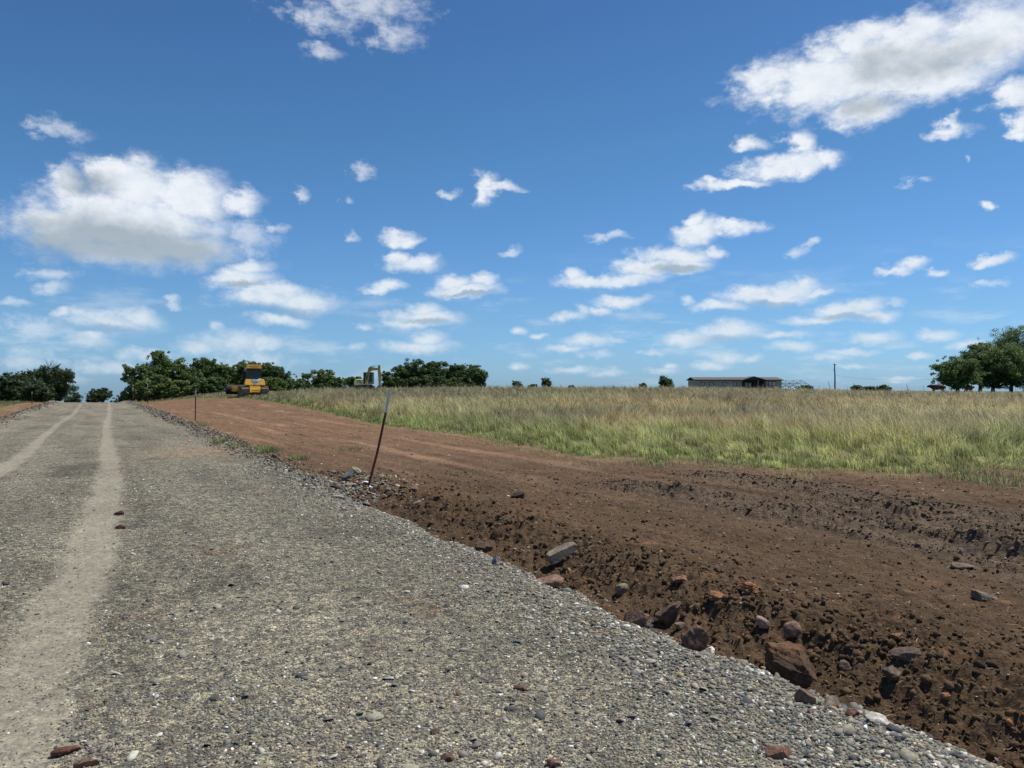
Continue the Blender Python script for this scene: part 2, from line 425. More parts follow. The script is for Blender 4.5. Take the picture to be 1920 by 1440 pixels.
def vcol_mat(name, rough=.9, spec=.2, vary=((40, .35),), bump=None, trans=0.0, gloss=None):
    """colour comes from the mesh's own colour attribute, varied by noise"""
    m, n, b = mat(name)
    co = coords(n)
    at_ = n.new('ShaderNodeAttribute', attribute_name='Col')
    cc = at_.outputs['Color']
    for sc_, amt in vary:
        nz = n.noise(co, sc_, 4, .65)
        f = n.ss(nz.outputs[0], .25, .75, 1 - amt, 1 + amt)
        mv = n.new('ShaderNodeVectorMath', operation='SCALE'); n.put(mv.inputs[0], cc); n.put(mv.inputs['Scale'], f)
        cc = mv.outputs[0]
    n.put(b.inputs['Base Color'], cc)
    b.inputs['Roughness'].default_value = rough; b.inputs['Specular IOR Level'].default_value = spec
    if bump:
        bs, bd = bump
        bp = n.new('ShaderNodeBump'); bp.inputs['Strength'].default_value = 1.0; bp.inputs['Distance'].default_value = bd
        n.put(bp.inputs['Height'], n.noise(co, bs, 6, .65).outputs[0]); n.l.new(bp.outputs[0], b.inputs['Normal'])
    if trans:
        tr = n.new('ShaderNodeBsdfTranslucent'); n.put(tr.inputs[0], cc)
        ms = n.new('ShaderNodeMixShader'); ms.inputs[0].default_value = trans
        n.l.new(b.outputs[0], ms.inputs[1]); n.l.new(tr.outputs[0], ms.inputs[2])
        n.l.new(ms.outputs[0], n.n['Material Output'].inputs[0])
    return m, n, b

# ------------------------------------------------------------------ ground: one continuous sheet, cut into road, bare soil and field
def build_ground():
    az1 = np.linspace(-R(41), R(41), 1040)
    az = np.concatenate([np.linspace(-R(180), -R(42), 46), az1, np.linspace(R(42), R(180), 46)])
    def geo(a, b, g): return a * (1 + g) ** np.arange(0, int(math.log(b / a) / math.log(1 + g)) + 1)
    r = np.concatenate([[.02, .3, .6, .9, 1.2, 1.5], geo(1.8, 12.5, .0046), geo(12.6, 108, .0085), geo(110, 7000, .06)])
    A, Rr = np.meshgrid(az, r)
    X = Rr * np.sin(A); Y = Rr * np.cos(A)
    Z = height(X, Y)
    V = np.stack([X, Y, Z], -1).reshape(-1, 3)
    nr, na = X.shape
    idx = np.arange(nr * na).reshape(nr, na)
    Q = np.stack([idx[:-1, :-1], idx[:-1, 1:], idx[1:, 1:], idx[1:, :-1]], -1).reshape(-1, 4)[:, ::-1]
    qc = V[Q].mean(1)
    u, v = uv(qc[:, 0], qc[:, 1])
    ub = u + edge_wob(qc[:, 0], qc[:, 1])
    gravel = (ub < 0) & (ub > -RW)
    fld = field_in(qc[:, 0], qc[:, 1]) > 0.25
    fld &= ~gravel
    soil = ~gravel & ~fld
    # colours the materials themselves have
    x, y = V[:, 0], V[:, 1]
    u, v = uv(x, y); ub = u + edge_wob(x, y)
    du = dust(x, y)
    col_r = np.zeros((len(V), 3))
    base = np.array([.216, .198, .152]); dustc = np.array([.305, .272, .203])
    k = fbm(x, y, .5, 3, 101)[:, None]; k2 = fbm(u * 1.2, v * .12, 1, 3, 102)[:, None]
    far = ss(y, 6, 30)[:, None]
    kk = ss(fbm(x, y, .55, 4, 111) + .4 * fbm(u * 2, v * .2, 1, 2, 112), .05, .6)[:, None]
    c = base * (1.04 + .26 * k + .42 * k2 + .16 * far) * (1 - .36 * kk)
    red = (ss(fbm(x, y, 1.7, 4, 103), .12, .48) * ss(fbm(x, y, .35, 2, 104), -.1, .3))[:, None]
    c = lerp(c, np.array([.15, .09, .055]), red * .75)
    wash = np.exp(-((v - 20.3) / 1.5) ** 2 - ((u + 1.2) / 1.1) ** 2)[:, None]
    c = lerp(c, np.array([.34, .24, .15]), wash * .65)
    c = lerp(c, dustc * (1 + .12 * k), du[:, None] * .80)
    col_g = c
    # soil: dark and damp close by, redder and drier up the slope
    t = ss(y + .22 * x + 2.5 * fbm(x, y, .22, 2, 105), 9, 26)[:, None]
    c = lerp(np.array([.104, .066, .037]), np.array([.192, .113, .063]), t)
    pale = ss(fbm(u * 1.1, v * .10, 1, 4, 106), .12, .5)[:, None] * ss(v, 6, 20)[:, None]
    c = lerp(c, np.array([.32, .195, .115]), pale * .7)
    c = c * (1 + .30 * fbm(x, y, 1.3, 4, 107) + .30 * fbm(u * 4, v * .22, 1, 4, 113) + .22 * fbm(x, y, 7, 3, 114))[:, None]
    dk = ss(fbm(u * 1.6, v * .2, 1, 4, 115, .6), .12, .5)[:, None]
    c = lerp(c, c * np.array([.62, .64, .68]), dk * .8)
    dryp = ss(fbm(x * .9, y * .9, 1, 4, 116), .2, .55)[:, None] * ss(ub, 1.2, 2.2)[:, None]
    c = lerp(c, np.array([.19, .125, .075]), dryp * .45)
    org = (ss(fbm(x, y, 2.6, 3, 108), .42, .6) * ss(ub, .6, 1.2) * (1 - ss(ub, 2.6, 3.6)) * (1 - ss(v, 7, 10)))[:, None]
    c = lerp(c, np.array([.27, .125, .055]), org * .7)
    rg = np.zeros(len(V))
    for pl in RUTS:
        q, tt, sg = dist_poly(x, y, pl); rg = np.maximum(rg, np.exp(-(q / .55) ** 2) * ss(tt, 0, 1))
    c = lerp(c, np.array([.165, .122, .084]), rg[:, None] * .75)
    dry = ss(field_in(x, y), -1.6, -.1)[:, None] * ss(fbm(x, y, 1.8, 3, 109), -.35, .3)[:, None]
    c = lerp(c, np.array([.25, .19, .095]), dry * .7)
    col_s = c
    c = lerp(np.array([.16, .135, .065]), np.array([.10, .12, .04]), ss(fbm(x, y, .3, 3, 110), -.3, .3)[:, None])
    col_f = np.broadcast_to(c, (len(V), 3))
    # materials
    mg, n, b = vcol_mat('gravel', .93, .15, ((3.0, .12), (26, .22)))
    co = coords(n)
    src = b.inputs['Base Color'].links[0].from_socket
    dat = n.new('ShaderNodeAttribute', attribute_name='dust').outputs['Fac']
    vo = n.new('ShaderNodeTexVoronoi'); n.put(vo.inputs['Vector'], n.vec('MULTIPLY', co, (1, 1, .2))); vo.inputs['Scale'].default_value = 84
    vo2 = n.new('ShaderNodeTexVoronoi'); n.put(vo2.inputs['Vector'], n.vec('MULTIPLY', co, (1, 1, .2))); vo2.inputs['Scale'].default_value = 21
    s1 = n.new('ShaderNodeSeparateColor'); n.put(s1.inputs[0], vo.outputs['Color'])
    s2 = n.new('ShaderNodeSeparateColor'); n.put(s2.inputs[0], vo2.outputs['Color'])
    tone = n.ramp(s1.outputs[0], [(0, (.30, .31, .33)), (.3, (.62, .62, .60)), (.62, (1.0, .98, .92)), (.88, (1.38, 1.35, 1.27)), (1, (1.9, 1.86, 1.78))])
    tone2 = n.ramp(s2.outputs[1], [(0, (.55, .56, .6)), (.5, (.95, .95, .93)), (1, (1.5, 1.46, 1.36))])
    tone = n.mix(n.math('MULTIPLY', dat, .72), tone, (1.0, 1.0, 1.0)); tone2 = n.mix(n.math('MULTIPLY', dat, .85), tone2, (1.0, 1.0, 1.0))
    cc = n.mix(1.0, n.mix(1.0, src, tone, 'MULTIPLY'), tone2, 'MULTIPLY')
    n.put(b.inputs['Base Color'], cc)
    bp = n.new('ShaderNodeBump'); bp.inputs['Distance'].default_value = .012
    n.put(bp.inputs['Strength'], n.math('SUBTRACT', 1.0, n.math('MULTIPLY', dat, .72)))
    hsum = n.math('ADD', n.math('MULTIPLY', s1.outputs[1], .55), n.math('MULTIPLY', n.math('SUBTRACT', 1, vo.outputs['Distance']), .6))
    hsum = n.math('ADD', hsum, n.math('MULTIPLY', s2.outputs[0], .9))
    n.put(bp.inputs['Height'], hsum); n.l.new(bp.outputs[0], b.inputs['Normal'])
    ms, n, b = vcol_mat('soil', .95, .12, ((9, .22), (55, .30), (170, .25)), bump=None)
    co = coords(n)
    bp = n.new('ShaderNodeBump'); bp.inputs['Distance'].default_value = .03; bp.inputs['Strength'].default_value = 1
    hh = n.math('ADD', n.noise(co, 24, 7, .68).outputs[0], n.math('MULTIPLY', n.noise(co, 6, 4, .6).outputs[0], 1.2))
    n.put(bp.inputs['Height'], hh); n.l.new(bp.outputs[0], b.inputs['Normal'])
    mf, n, b = vcol_mat('field_soil', .95, .1, ((2, .2), (14, .3)), bump=(12, .04))
    def part(mask, name, colr, m, attrs=None):
        q = Q[mask]
        used, inv = np.unique(q, return_inverse=True)
        me = np_mesh(name, V[used], inv.reshape(q.shape), True, colr[used], {k_: a_[used] for k_, a_ in (attrs or {}).items()})
        o = link(name, me, m); tag(o, kind='structure'); return o
    part(gravel, 'gravel_road', col_g, mg, {'dust': du})
    part(soil, 'bare_soil', col_s, ms)
    part(fld, 'field_ground', col_f, mf)
build_ground()

# ------------------------------------------------------------------ scattering
def rand_rot(n, tilt=math.pi):
    a = rng.uniform(0, 2 * math.pi, n); t = rng.uniform(-1, 1, n) * tilt; t2 = rng.uniform(-1, 1, n) * tilt
    ca, sa, ct, st, c2, s2 = np.cos(a), np.sin(a), np.cos(t), np.sin(t), np.cos(t2), np.sin(t2)
    Rz = np.zeros((n, 3, 3)); Rz[:, 0, 0] = ca; Rz[:, 0, 1] = -sa; Rz[:, 1, 0] = sa; Rz[:, 1, 1] = ca; Rz[:, 2, 2] = 1
    Rx = np.zeros((n, 3, 3)); Rx[:, 0, 0] = 1; Rx[:, 1, 1] = ct; Rx[:, 1, 2] = -st; Rx[:, 2, 1] = st; Rx[:, 2, 2] = ct
    Ry = np.zeros((n, 3, 3)); Ry[:, 1, 1] = 1; Ry[:, 0, 0] = c2; Ry[:, 0, 2] = s2; Ry[:, 2, 0] = -s2; Ry[:, 2, 2] = c2
    return Rz @ Rx @ Ry
def pick(pal, wts, n):
    wts = np.array(wts, float); i = rng.choice(len(pal), n, p=wts / wts.sum())
    return np.array(pal)[i] * rng.uniform(.78, 1.22, n)[:, None] * (1 + rng.normal(0, .03, (n, 3)))
def chips(P, size, colr, name, m, flat=(.12, .34), tilt=.35, k=5, sink=.25):
    """irregular flat chips of stone: a k-sided bevelled plate each"""
    n = len(P)
    ang = (np.arange(k) / k * 2 * math.pi)[None] + rng.uniform(-.42, .42, (n, k))
    rad = rng.uniform(.6, 1.15, (n, k)); asp = rng.uniform(.38, .95, n)[:, None]
    h = rng.uniform(*flat, n)[:, None]
    top = np.stack([np.cos(ang) * rad * .88, np.sin(ang) * rad * asp * .88, np.broadcast_to(h, (n, k)) * rng.uniform(.75, 1.15, (n, k))], -1)
    bot = np.stack([np.cos(ang) * rad, np.sin(ang) * rad * asp, -h * rng.uniform(.2, .6, (n, k))], -1)
    L = np.concatenate([bot, top], 1) * (size / 2)[:, None, None]
    L = np.einsum('nij,nkj->nki', rand_rot(n, tilt), L)
    L += P[:, None, :] + np.array([0, 0, 1.0]) * ((.5 - sink) * h * size[:, None])[:, :, None] * .8
    V = L.reshape(-1, 3)
    b = (np.arange(n) * 2 * k)[:, None]
    tri = (b + np.arange(k, 2 * k)[None])
    i = np.arange(k); j = (i + 1) % k
    side = np.stack([b + i, b + j, b + k + j, b + k + i], -1).reshape(-1, 4)
    me = np_mesh(name, V, [side, tri], False, np.repeat(colr, 2 * k, 0))
    return link(name, me, m)
def ico(sub):
    bm = bmesh.new(); bmesh.ops.create_icosphere(bm, subdivisions=sub, radius=1)
    V = np.array([v.co[:] for v in bm.verts]); F = np.array([[v.index for v in f.verts] for f in bm.faces]); bm.free()
    return V, F
def noise3(P, f, seed, octv=3, rough=.55):
    s = 0; a = 1
    for o_ in range(octv):
        s = s + a * (vnoise(P[:, 0] * f + 3.1 * P[:, 2] * f, P[:, 1] * f - 1.7 * f * P[:, 2], seed + o_) + vnoise(P[:, 2] * f + 5.5, (P[:, 0] - P[:, 1]) * f, seed + 50 + o_)) * .5
        a *= rough; f *= 2.1
    return s
def rock_shape(sub, seed, cuts=7, rough=.06, dims=(1, 1, 1), cutd=(.55, .85), lims=(.8, 1.08), fine=0):
    """a broken stone: sphere cut by random planes, then roughened"""
    rs = np.random.default_rng(seed)
    V, F = ico(sub)
    V = V * 1.15
    for i in range(cuts):
        nn = rs.normal(size=3); nn /= np.linalg.norm(nn); d = rs.uniform(*cutd)
        q = V @ nn - d
        V = V - np.outer(np.maximum(q, 0), nn)
    for ax in range(3):
        for sg in (-1, 1):
            lim = rs.uniform(*lims); nn = np.zeros(3); nn[ax] = sg
            q = V @ nn - lim; V = V - np.outer(np.maximum(q, 0), nn)
    V = V * (1 + rough * noise3(V, 1.8, seed * 7 + 3, 4, .6)[:, None])
    if fine: V = V * (1 + fine * noise3(V, 5.5, seed + 5, 3, .7)[:, None])
    return V * np.array(dims), F
def scatter(protos, P, size, colr, name, m, tilt=3.1, squash=(.6, 1.0)):
    n = len(P); which = rng.integers(0, len(protos), n)
    Vs = []; Fs = []; Cs = []; off = 0
    Rm = rand_rot(n, tilt)
    sc_ = np.stack([rng.uniform(.75, 1.2, n), rng.uniform(.65, 1.1, n), rng.uniform(*squash, n)], 1) * (size / 2)[:, None]
    for w_ in range(len(protos)):
        ii = np.nonzero(which == w_)[0]
        if not len(ii): continue
        V, F = protos[w_]
        L = np.einsum('nij,nkj->nki', Rm[ii], V[None] * sc_[ii][:, None, :]) + P[ii][:, None, :]
        Vs.append(L.reshape(-1, 3)); Cs.append(np.repeat(colr[ii], len(V), 0))
        Fs.append((F[None] + (np.arange(len(ii)) * len(V))[:, None, None] + off).reshape(-1, F.shape[1])); off += len(ii) * len(V)
    me = np_mesh(name, np.concatenate(Vs), np.concatenate(Fs), False, np.concatenate(Cs))
    return link(name, me, m)
def polar(n, r0, r1, a0=-44, a1=44):
    r = r0 * np.exp(rng.uniform(0, 1, n) * math.log(r1 / r0)); a = rng.uniform(R(a0), R(a1), n)
    return r * np.sin(a), r * np.cos(a), r
def on(x, y, dz=0): return np.stack([x, y, height(x, y) + dz], 1)

m_stone, _, _ = vcol_mat('crushed_shale', .82, .3, ((60, .25),))
m_clod, _, _ = vcol_mat('soil_clod', .96, .1, ((30, .3), (120, .3)), bump=(60, .006))
m_rock, _, _ = vcol_mat('rock', .88, .25, ((14, .22), (70, .25)), bump=(45, .010))
PAL = [(.20, .187, .147), (.29, .263, .195), (.075, .075, .072), (.50, .475, .40), (.80, .79, .76), (.17, .095, .06), (.46, .33, .17), (.14, .14, .13)]
PW = [38, 26, 14, 9, 1.2, 2.5, 1.6, 16]

# gravel: everywhere on the road near the camera
n = 230000
x, y, r = polar(n, 2.4, 17)
u, v = uv(x, y); ub = u + edge_wob(x, y)
keep = (ub < .04) & (ub > -RW - .2) & (rng.uniform(0, 1, n) > .93 * dust(x, y))
pch = fbm(x, y, .9, 3, 120)
keep &= rng.uniform(0, 1, n) < (.62 + .55 * pch + .5 * ss(ub, -2.2, -.2))
x, y, r, ub = x[keep], y[keep], r[keep], ub[keep]
size = .0098 * (r / 4) ** .62 * np.exp(rng.normal(0, .36, len(x))) * (1 + .75 * ss(ub, -1.4, -.1)) * (1 + .45 * (1 - ss(r, 3.2, 6)))
size = np.clip(size, .006, .085)
c = pick(PAL, PW, len(x))
o = chips(on(x, y, .001), size, c, 'gravel_stones', m_stone, tilt=.32)
tag(o, 'grey and tan crushed shale chips strewn over the gravel road', 'gravel', kind='stuff')
# a few bigger, and the spill down the shoulder
n = 15000
x, y, r = polar(n, 2.5, 14); u, v = uv(x, y); ub = u + edge_wob(x, y)
keep = (ub < .30) & (ub > -RW) & (rng.uniform(0, 1, n) < (.16 + .84 * np.exp(-((ub + .25) / .45) ** 2))) & (rng.uniform(0, 1, n) > dust(x, y))
x, y = x[keep], y[keep]
o = chips(on(x, y, .004), np.clip(.034 * np.exp(rng.normal(0, .4, len(x))), .018, .11), pick(PAL, PW, len(x)), 'shoulder_stones', m_stone, flat=(.10, .30), tilt=.6, k=5)
tag(o, 'larger shale chips spilling down the shoulder of the gravel road', 'gravel', kind='stuff')
# windrows of shale along the far edges
n = 5200
vv = rng.uniform(10.5, 92, n) ** 1.0; left = rng.uniform(0, 1, n) < .35
vv = np.where(left, 30 + (vv - 10) * .8, 10.5 + (vv - 10.5) * rng.uniform(.1, 1, n))
uu = np.where(left, -RW - .05, -.02) + rng.normal(0, .22, n)
dn = np.exp(-((vv - 13.2) / 1.5) ** 2)
x = uu * (1 / KS) + 0; 
# invert the road coordinates
Xc = (uu * KS + 3.9 - .545 * KS * vv) / (1 + .545 ** 2); Yc = KS * vv + .545 * Xc
sz = .030 * np.exp(rng.normal(0, .5, n)) * (1 + .022 * vv)
o = chips(on(Xc, Yc, .01), np.clip(sz, .02, .32), pick([(.17, .155, .12), (.24, .21, .155), (.085, .08, .07), (.12, .085, .06), (.34, .31, .25)], [30, 14, 24, 36, 3], n), 'shale_windrow', m_stone, flat=(.2, .55), tilt=.9, k=5)
tag(o, 'low windrow of broken dark shale along the road edges', 'gravel', kind='stuff')
# pile of shale around the foot of the leaning post
n = 700
g0 = gp(690, 915)
q = rng.normal(0, 1, (n, 2)) * np.array([.36, .8])
uu, vv = uv(g0[0], g0[1]); uu = uu + q[:, 0] - .15; vv = vv + q[:, 1] + .35
Xc = (uu * KS + 3.9 - .545 * KS * vv) / (1 + .545 ** 2); Yc = KS * vv + .545 * Xc
o = chips(on(Xc, Yc, .01), np.clip(.055 * np.exp(rng.normal(0, .45, n)), .02, .17), pick(PAL, PW, n), 'shale_heap', m_stone, flat=(.10, .28), tilt=.7, k=5)
tag(o, 'loose heap of pale shale flakes around the leaning post foot', 'gravel', kind='stuff')

# soil clods
SO = [(.098, .061, .034), (.12, .074, .041), (.074, .047, .027), (.15, .092, .05), (.23, .11, .05)]
pr1 = [rock_shape(3, 200 + i, 5, .26, cutd=(.55, .95), fine=.20) for i in range(10)]
pr0 = [rock_shape(1, 230 + i, 4, .35, cutd=(.5, .95), fine=.25) for i in range(10)]
n = 60000
x, y, r = polar(n, 2.6, 15, -20, 46); u, v = uv(x, y); ub = u + edge_wob(x, y)
wgt = .26 + .9 * np.exp(-((ub - .7) / .45) ** 2) * (.5 + .9 * fbm(x, y, 1.4, 2, 121)) * (1 - .85 * ss(v, 6, 12))
keep = (ub > .05) & (rng.uniform(0, 1, n) < wgt * .8) & (field_in(x, y) < 0)
x, y, ub, r = x[keep], y[keep], ub[keep], r[keep]
sz = .0095 * (r / 4) ** .6 * np.exp(rng.normal(0, .55, len(x))) * (1 + 1.2 * np.exp(-((ub - .8) / .7) ** 2))
o = scatter(pr0, on(x, y, .003), np.clip(sz, .008, .07), pick(SO, [30, 26, 30, 10, 1.5], len(x)), 'soil_crumbs', m_clod)
tag(o, 'dark brown crumbs of soil over the bare dirt', 'soil', kind='stuff')
n = 1000
x, y, r = polar(n, 2.7, 12, -15, 46); u, v = uv(x, y); ub = u + edge_wob(x, y)
keep = (ub > .1) & (rng.uniform(0, 1, n) < np.exp(-((ub - .75) / .42) ** 2)) & (field_in(x, y) < 0)
x, y = x[keep], y[keep]
sz = np.clip(.046 * np.exp(rng.normal(0, .45, len(x))), .02, .16)
o = scatter(pr1, on(x, y, .0) + np.stack([0 * sz, 0 * sz, -sz * .06], 1), sz, pick(SO, [34, 24, 30, 7, 4], len(x)), 'soil_clods', m_clod, squash=(.5, .85))
tag(o, 'crumbly dark clods of soil heaped along the road ditch', 'soil', kind='stuff')
# churned clods along the ruts
Xs, Ys = [], []
for pl in RUTS:
    for (a, b) in zip(pl[:-1], pl[1:]):
        L = math.hypot(*(b - a)); k = int(L * 260)
        t = rng.uniform(0, 1, k)[:, None]; q = a + (b - a) * t; nn = np.array([-(b - a)[1], (b - a)[0]]) / max(L, 1e-6)
        s_ = rng.choice([-.34, .33, .36], k) + rng.normal(0, .06, k)
        q = q + nn * s_[:, None]; Xs.append(q[:, 0]); Ys.append(q[:, 1])
x = np.concatenate(Xs); y = np.concatenate(Ys)
o = scatter(pr0, on(x, y, .0), np.clip(.022 * np.exp(rng.normal(0, .55, len(x))), .010, .10), pick([(.13, .092, .062), (.155, .112, .078), (.10, .072, .048)], [1, 1, 1], len(x)), 'rut_clods', m_clod, squash=(.25, .6))
tag(o, 'greyish clods squeezed up along the tyre ruts', 'soil', kind='stuff')
# pale and reddish stones in the soil
n = 15000
x, y, r = polar(n, 2.8, 60, -30, 46); u, v = uv(x, y); ub = u + edge_wob(x, y)
keep = (ub > .2) & (field_in(x, y) < -.2); x, y, r = x[keep], y[keep], r[keep]
o = chips(on(x, y, .002), np.clip(.0095 * (r / 4) ** .8 * np.exp(rng.normal(0, .45, len(x))), .01, .12), pick([(.30, .21, .14), (.40, .31, .22), (.24, .13, .08), (.13, .10, .08), (.6, .56, .5)], [14, 9, 20, 30, 1.2], len(x)), 'soil_stones', m_stone)
tag(o, 'small tan and reddish stones lying in the bare dirt', 'stones', kind='stuff')
# straw, roots and dead stems
n = 2600
x, y, r = polar(n, 2.8, 16, -12, 46); u, v = uv(x, y); ub = u + edge_wob(x, y)
keep = (ub > .25) & (field_in(x, y) < .3); x, y, r = x[keep], y[keep], r[keep]; n = len(x)
a = rng.uniform(0, 2 * math.pi, n); L = rng.uniform(.02, .085, n) * (1 + (rng.uniform(0, 1, n) < .06)); wd = .0008 * (1 + r / 9)
p0 = on(x, y, .008)
t = np.linspace(-.5, .5, 4)
bend = rng.uniform(-.5, .5, n)
pts = []
for tt in t:
    px_ = x + np.cos(a) * L * tt - np.sin(a) * bend * L * (tt * tt - .25); py_ = y + np.sin(a) * L * tt + np.cos(a) * bend * L * (tt * tt - .25)
    pz_ = p0[:, 2] + rng.uniform(0, .012, n) + .12 * L * (1 - 4 * tt * tt) * rng.uniform(0, 1, n)
    pts.append((px_, py_, pz_))
V = []
for (px_, py_, pz_) in pts:
    V.append(np.stack([px_ - np.sin(a) * wd, py_ + np.cos(a) * wd, pz_], 1)); V.append(np.stack([px_ + np.sin(a) * wd, py_ - np.cos(a) * wd, pz_ + wd], 1))
V = np.stack(V, 1).reshape(-1, 3); b_ = (np.arange(n) * 8)[:, None]
F = np.concatenate([b_ + np.array([[2 * i, 2 * i + 1, 2 * i + 3, 2 * i + 2]]) for i in range(3)])
me = np_mesh('straw', V, F, False, np.repeat(pick([(.27, .20, .12), (.18, .125, .08), (.40, .33, .22)], [3, 4, 1], n), 8, 0))
tag(link('straw_and_roots', me, m_stone), 'bits of straw and pale root on the dark soil', 'straw', kind='stuff')

# ------------------------------------------------------------------ single rocks
def rock(name, px, py, wpx, dims, colr, label, seed, rz=0, tilt=(0, 0), cat='rock', group=None, sink=.28, cuts=7, rough=.05, top=None, sub=4, m=None):
    """px, py: foot of the stone; wpx: its width in the photograph; dims: proportions"""
    X, Y, Z = gp(px, py)
    D = Y; s = wpx / FPX * D / 2 / dims[0]
    V, F = rock_shape(sub, seed, cuts + (2 if name == 'rock' else 0), rough + (.03 if name == 'rock' else 0), dims, lims=(.8, 1.05) if name == 'rock' else (.72, .88))
    V = V * s
    base = np.array(colr)
    k = noise3(V / s, 2.2, seed, 3)[:, None]
    c = np.clip(base * (1 + .55 * k), 0, 1)
    if top is not None:
        c = lerp(c, np.array(top) * (1 + .2 * k), ss((V[:, 2] / s) / dims[2] + .35 * k[:, 0], .1, .7)[:, None])
    me = np_mesh(name, V, F, True, c)
    o = link(name, me, m or m_rock)
    try: me.set_sharp_from_angle(angle=R(32))
    except Exception: pass
    o.rotation_euler = (tilt[0], tilt[1], rz)
    o.location = (X, Y, Z + dims[2] * s * (1 - 2 * sink))
    return tag(o, label, cat, group)
G = 'rocks lying in the turned soil'
GREY = (.21, .17, .12); RED = (.22, .13, .09); DK_ = (.12, .078, .053); TAN = (.26, .18, .115); LT = (.48, .45, .38)
rock('stone_slab', 1053, 1047, 76, (1, .42, .30), GREY, 'long grey-tan stone slab tilted up out of the dark soil', 301, rz=R(22), tilt=(R(12), R(-20)), group=G, sink=.12, cuts=2, rough=.03)
rock('rock', 1027, 1098, 56, (1, .7, .36), RED, 'flat reddish rock with light top just below the long slab', 302, rz=R(8), tilt=(R(14), R(-8)), group=G, sink=.15, cuts=5)
rock('rock', 1163, 1114, 30, (1, .8, 1.0), GREY, 'small upright grey-brown block alone between slab and orange clay', 303, rz=R(30), tilt=(R(8), R(10)), group=G, cuts=4)
rock('rock', 1191, 1174, 52, (1, .55, .85), (.17, .11, .078), 'triangular reddish-brown rock standing at the edge of the gravel', 304, rz=R(-20), tilt=(R(-10), R(20)), group=G, cuts=6)
rock('rock', 1300, 1217, 48, (.8, .9, 1.0), (.13, .075, .05), 'dark brown earthy rock half buried beside a pale stone', 305, rz=R(40), tilt=(R(15), R(25)), group=G, rough=.1)
rock('soil_clod', 1484, 1272, 112, (1, .8, .78), (.10, .066, .046), 'big cracked clod of dark soil, largest lump in the ditch', 306, rz=R(10), tilt=(0, R(6)), cat='clod', group='large clods in the ditch', rough=.11, sink=.2, sub=5, top=(.13, .072, .04), m=m_clod)
rock('rock', 1331, 1224, 22, (.9, .7, .7), (.66, .63, .55), 'pale whitish stone wedged against the dark brown rock', 307, rz=R(70), group=G)
rock('rock', 1486, 1194, 34, (.9, .7, 1.0), (.19, .12, .08), 'brown block standing just behind the big clod', 308, rz=R(15), tilt=(R(-10), R(-8)), group=G, cuts=3)
rock('rock', 1253, 1160, 62, (1, .6, .62), (.12, .075, .05), 'dark layered rock behind the triangular rock', 309, rz=R(25), tilt=(R(10), R(-28)), group=G, rough=.09)
rock('rock', 1846, 1124, 48, (1, .6, .36), (.17, .125, .09), 'flat grey-brown rock lying alone on the smooth dirt at right', 310, rz=R(-22), tilt=(R(6), R(14)), group=G)
rock('rock', 1700, 1232, 54, (1, .65, .48), (.14, .095, .07), 'brown rounded rock beyond the pile of clods at right', 311, rz=R(-12), group=G)
rock('rock', 1675, 1268, 40, (1, .75, .55), (.12, .085, .06), 'dark lumpy rock in front of the brown rounded rock', 312, rz=R(15), group=G, rough=.1)
rock('rock', 1587, 1255, 32, (1, .8, .7), (.15, .095, .065), 'brown pointed rock at the right foot of the big clod', 313, rz=R(50), group=G)
rock('rock', 1510, 1316, 34, (.8, .8, .8), (.17, .11, .075), 'small brown rock between gravel edge and the big clod', 314, rz=R(20), group=G)
rock('rock', 1560, 1326, 46, (1, .6, .5), (.19, .145, .11), 'tan striped rock leaning on the gravel shoulder', 315, rz=R(20), tilt=(R(10), R(-18)), group=G)
rock('rock', 1645, 1352, 48, (1, .6, .25), LT, 'pale flat stone on the edge of the gravel shoulder', 316, rz=R(-20), tilt=(R(12), R(12)), group=G, sink=.1)
rock('rock', 1598, 1340, 34, (1, .7, .5), (.15, .07, .05), 'dark red rock beside the pale flat shoulder stone', 317, rz=R(30), group=G)
rock('rock', 1429, 1172, 30, (1, .7, .7), (.30, .20, .15), 'small pinkish angular rock behind the clods', 318, rz=R(-30), tilt=(R(5), R(15)), group=G, cuts=4)
rock('rock', 1275, 1180, 26, (1, .7, .55), (.24, .18, .14), 'tan oval rock in front of the dark layered rock', 319, rz=R(-12), group=G)
rock('rock', 908, 1032, 38, (1, .7, .6), (.10, .066, .048), 'dark earthy lump nearest the grey pebble', 320, group=G, rough=.1)
rock('rock', 929, 1056, 14, (.7, .7, 1.0), (.13, .14, .155), 'small blue-grey pebble standing in the ditch', 321, group=G, cuts=1, rough=.02)
rock('rock', 972, 934, 26, (1, .7, .75), (.075, .048, .036), 'dark knob of soil alone on the smooth dirt', 322, group=G, rough=.12)
rock('rock', 778, 920, 18, (1, .7, .7), (.24, .12, .09), 'small reddish rock on the dirt right of the leaning post', 323, group=G)
rock('rock', 1405, 1108, 52, (1, .6, .42), (.25, .125, .06), 'orange clay lump, biggest of the orange patch', 324, rz=R(10), cat='clay lump', group='orange clay lumps', rough=.22, m=m_clod)
rock('rock', 1340, 1122, 34, (1, .7, .5), (.26, .13, .065), 'orange clay lump left of the biggest one', 325, rz=R(-20), cat='clay lump', group='orange clay lumps', rough=.22, m=m_clod)
rock('rock', 1276, 1092, 34, (1, .6, .5), (.23, .13, .08), 'pinkish orange clay lump farthest left of the orange patch', 326, rz=R(20), cat='clay lump', group='orange clay lumps', rough=.22, m=m_clod)
rock('rock', 1682, 1198, 30, (1, .7, .6), (.21, .115, .065), 'orange-brown clay lump right behind the pile of clods', 327, cat='clay lump', group='orange clay lumps', rough=.12, m=m_clod)
rock('rock', 1771, 1312, 18, (1, .8, .8), (.30, .145, .075), 'bright orange clay lump low at the right', 328, cat='clay lump', group='orange clay lumps', rough=.12, m=m_clod)
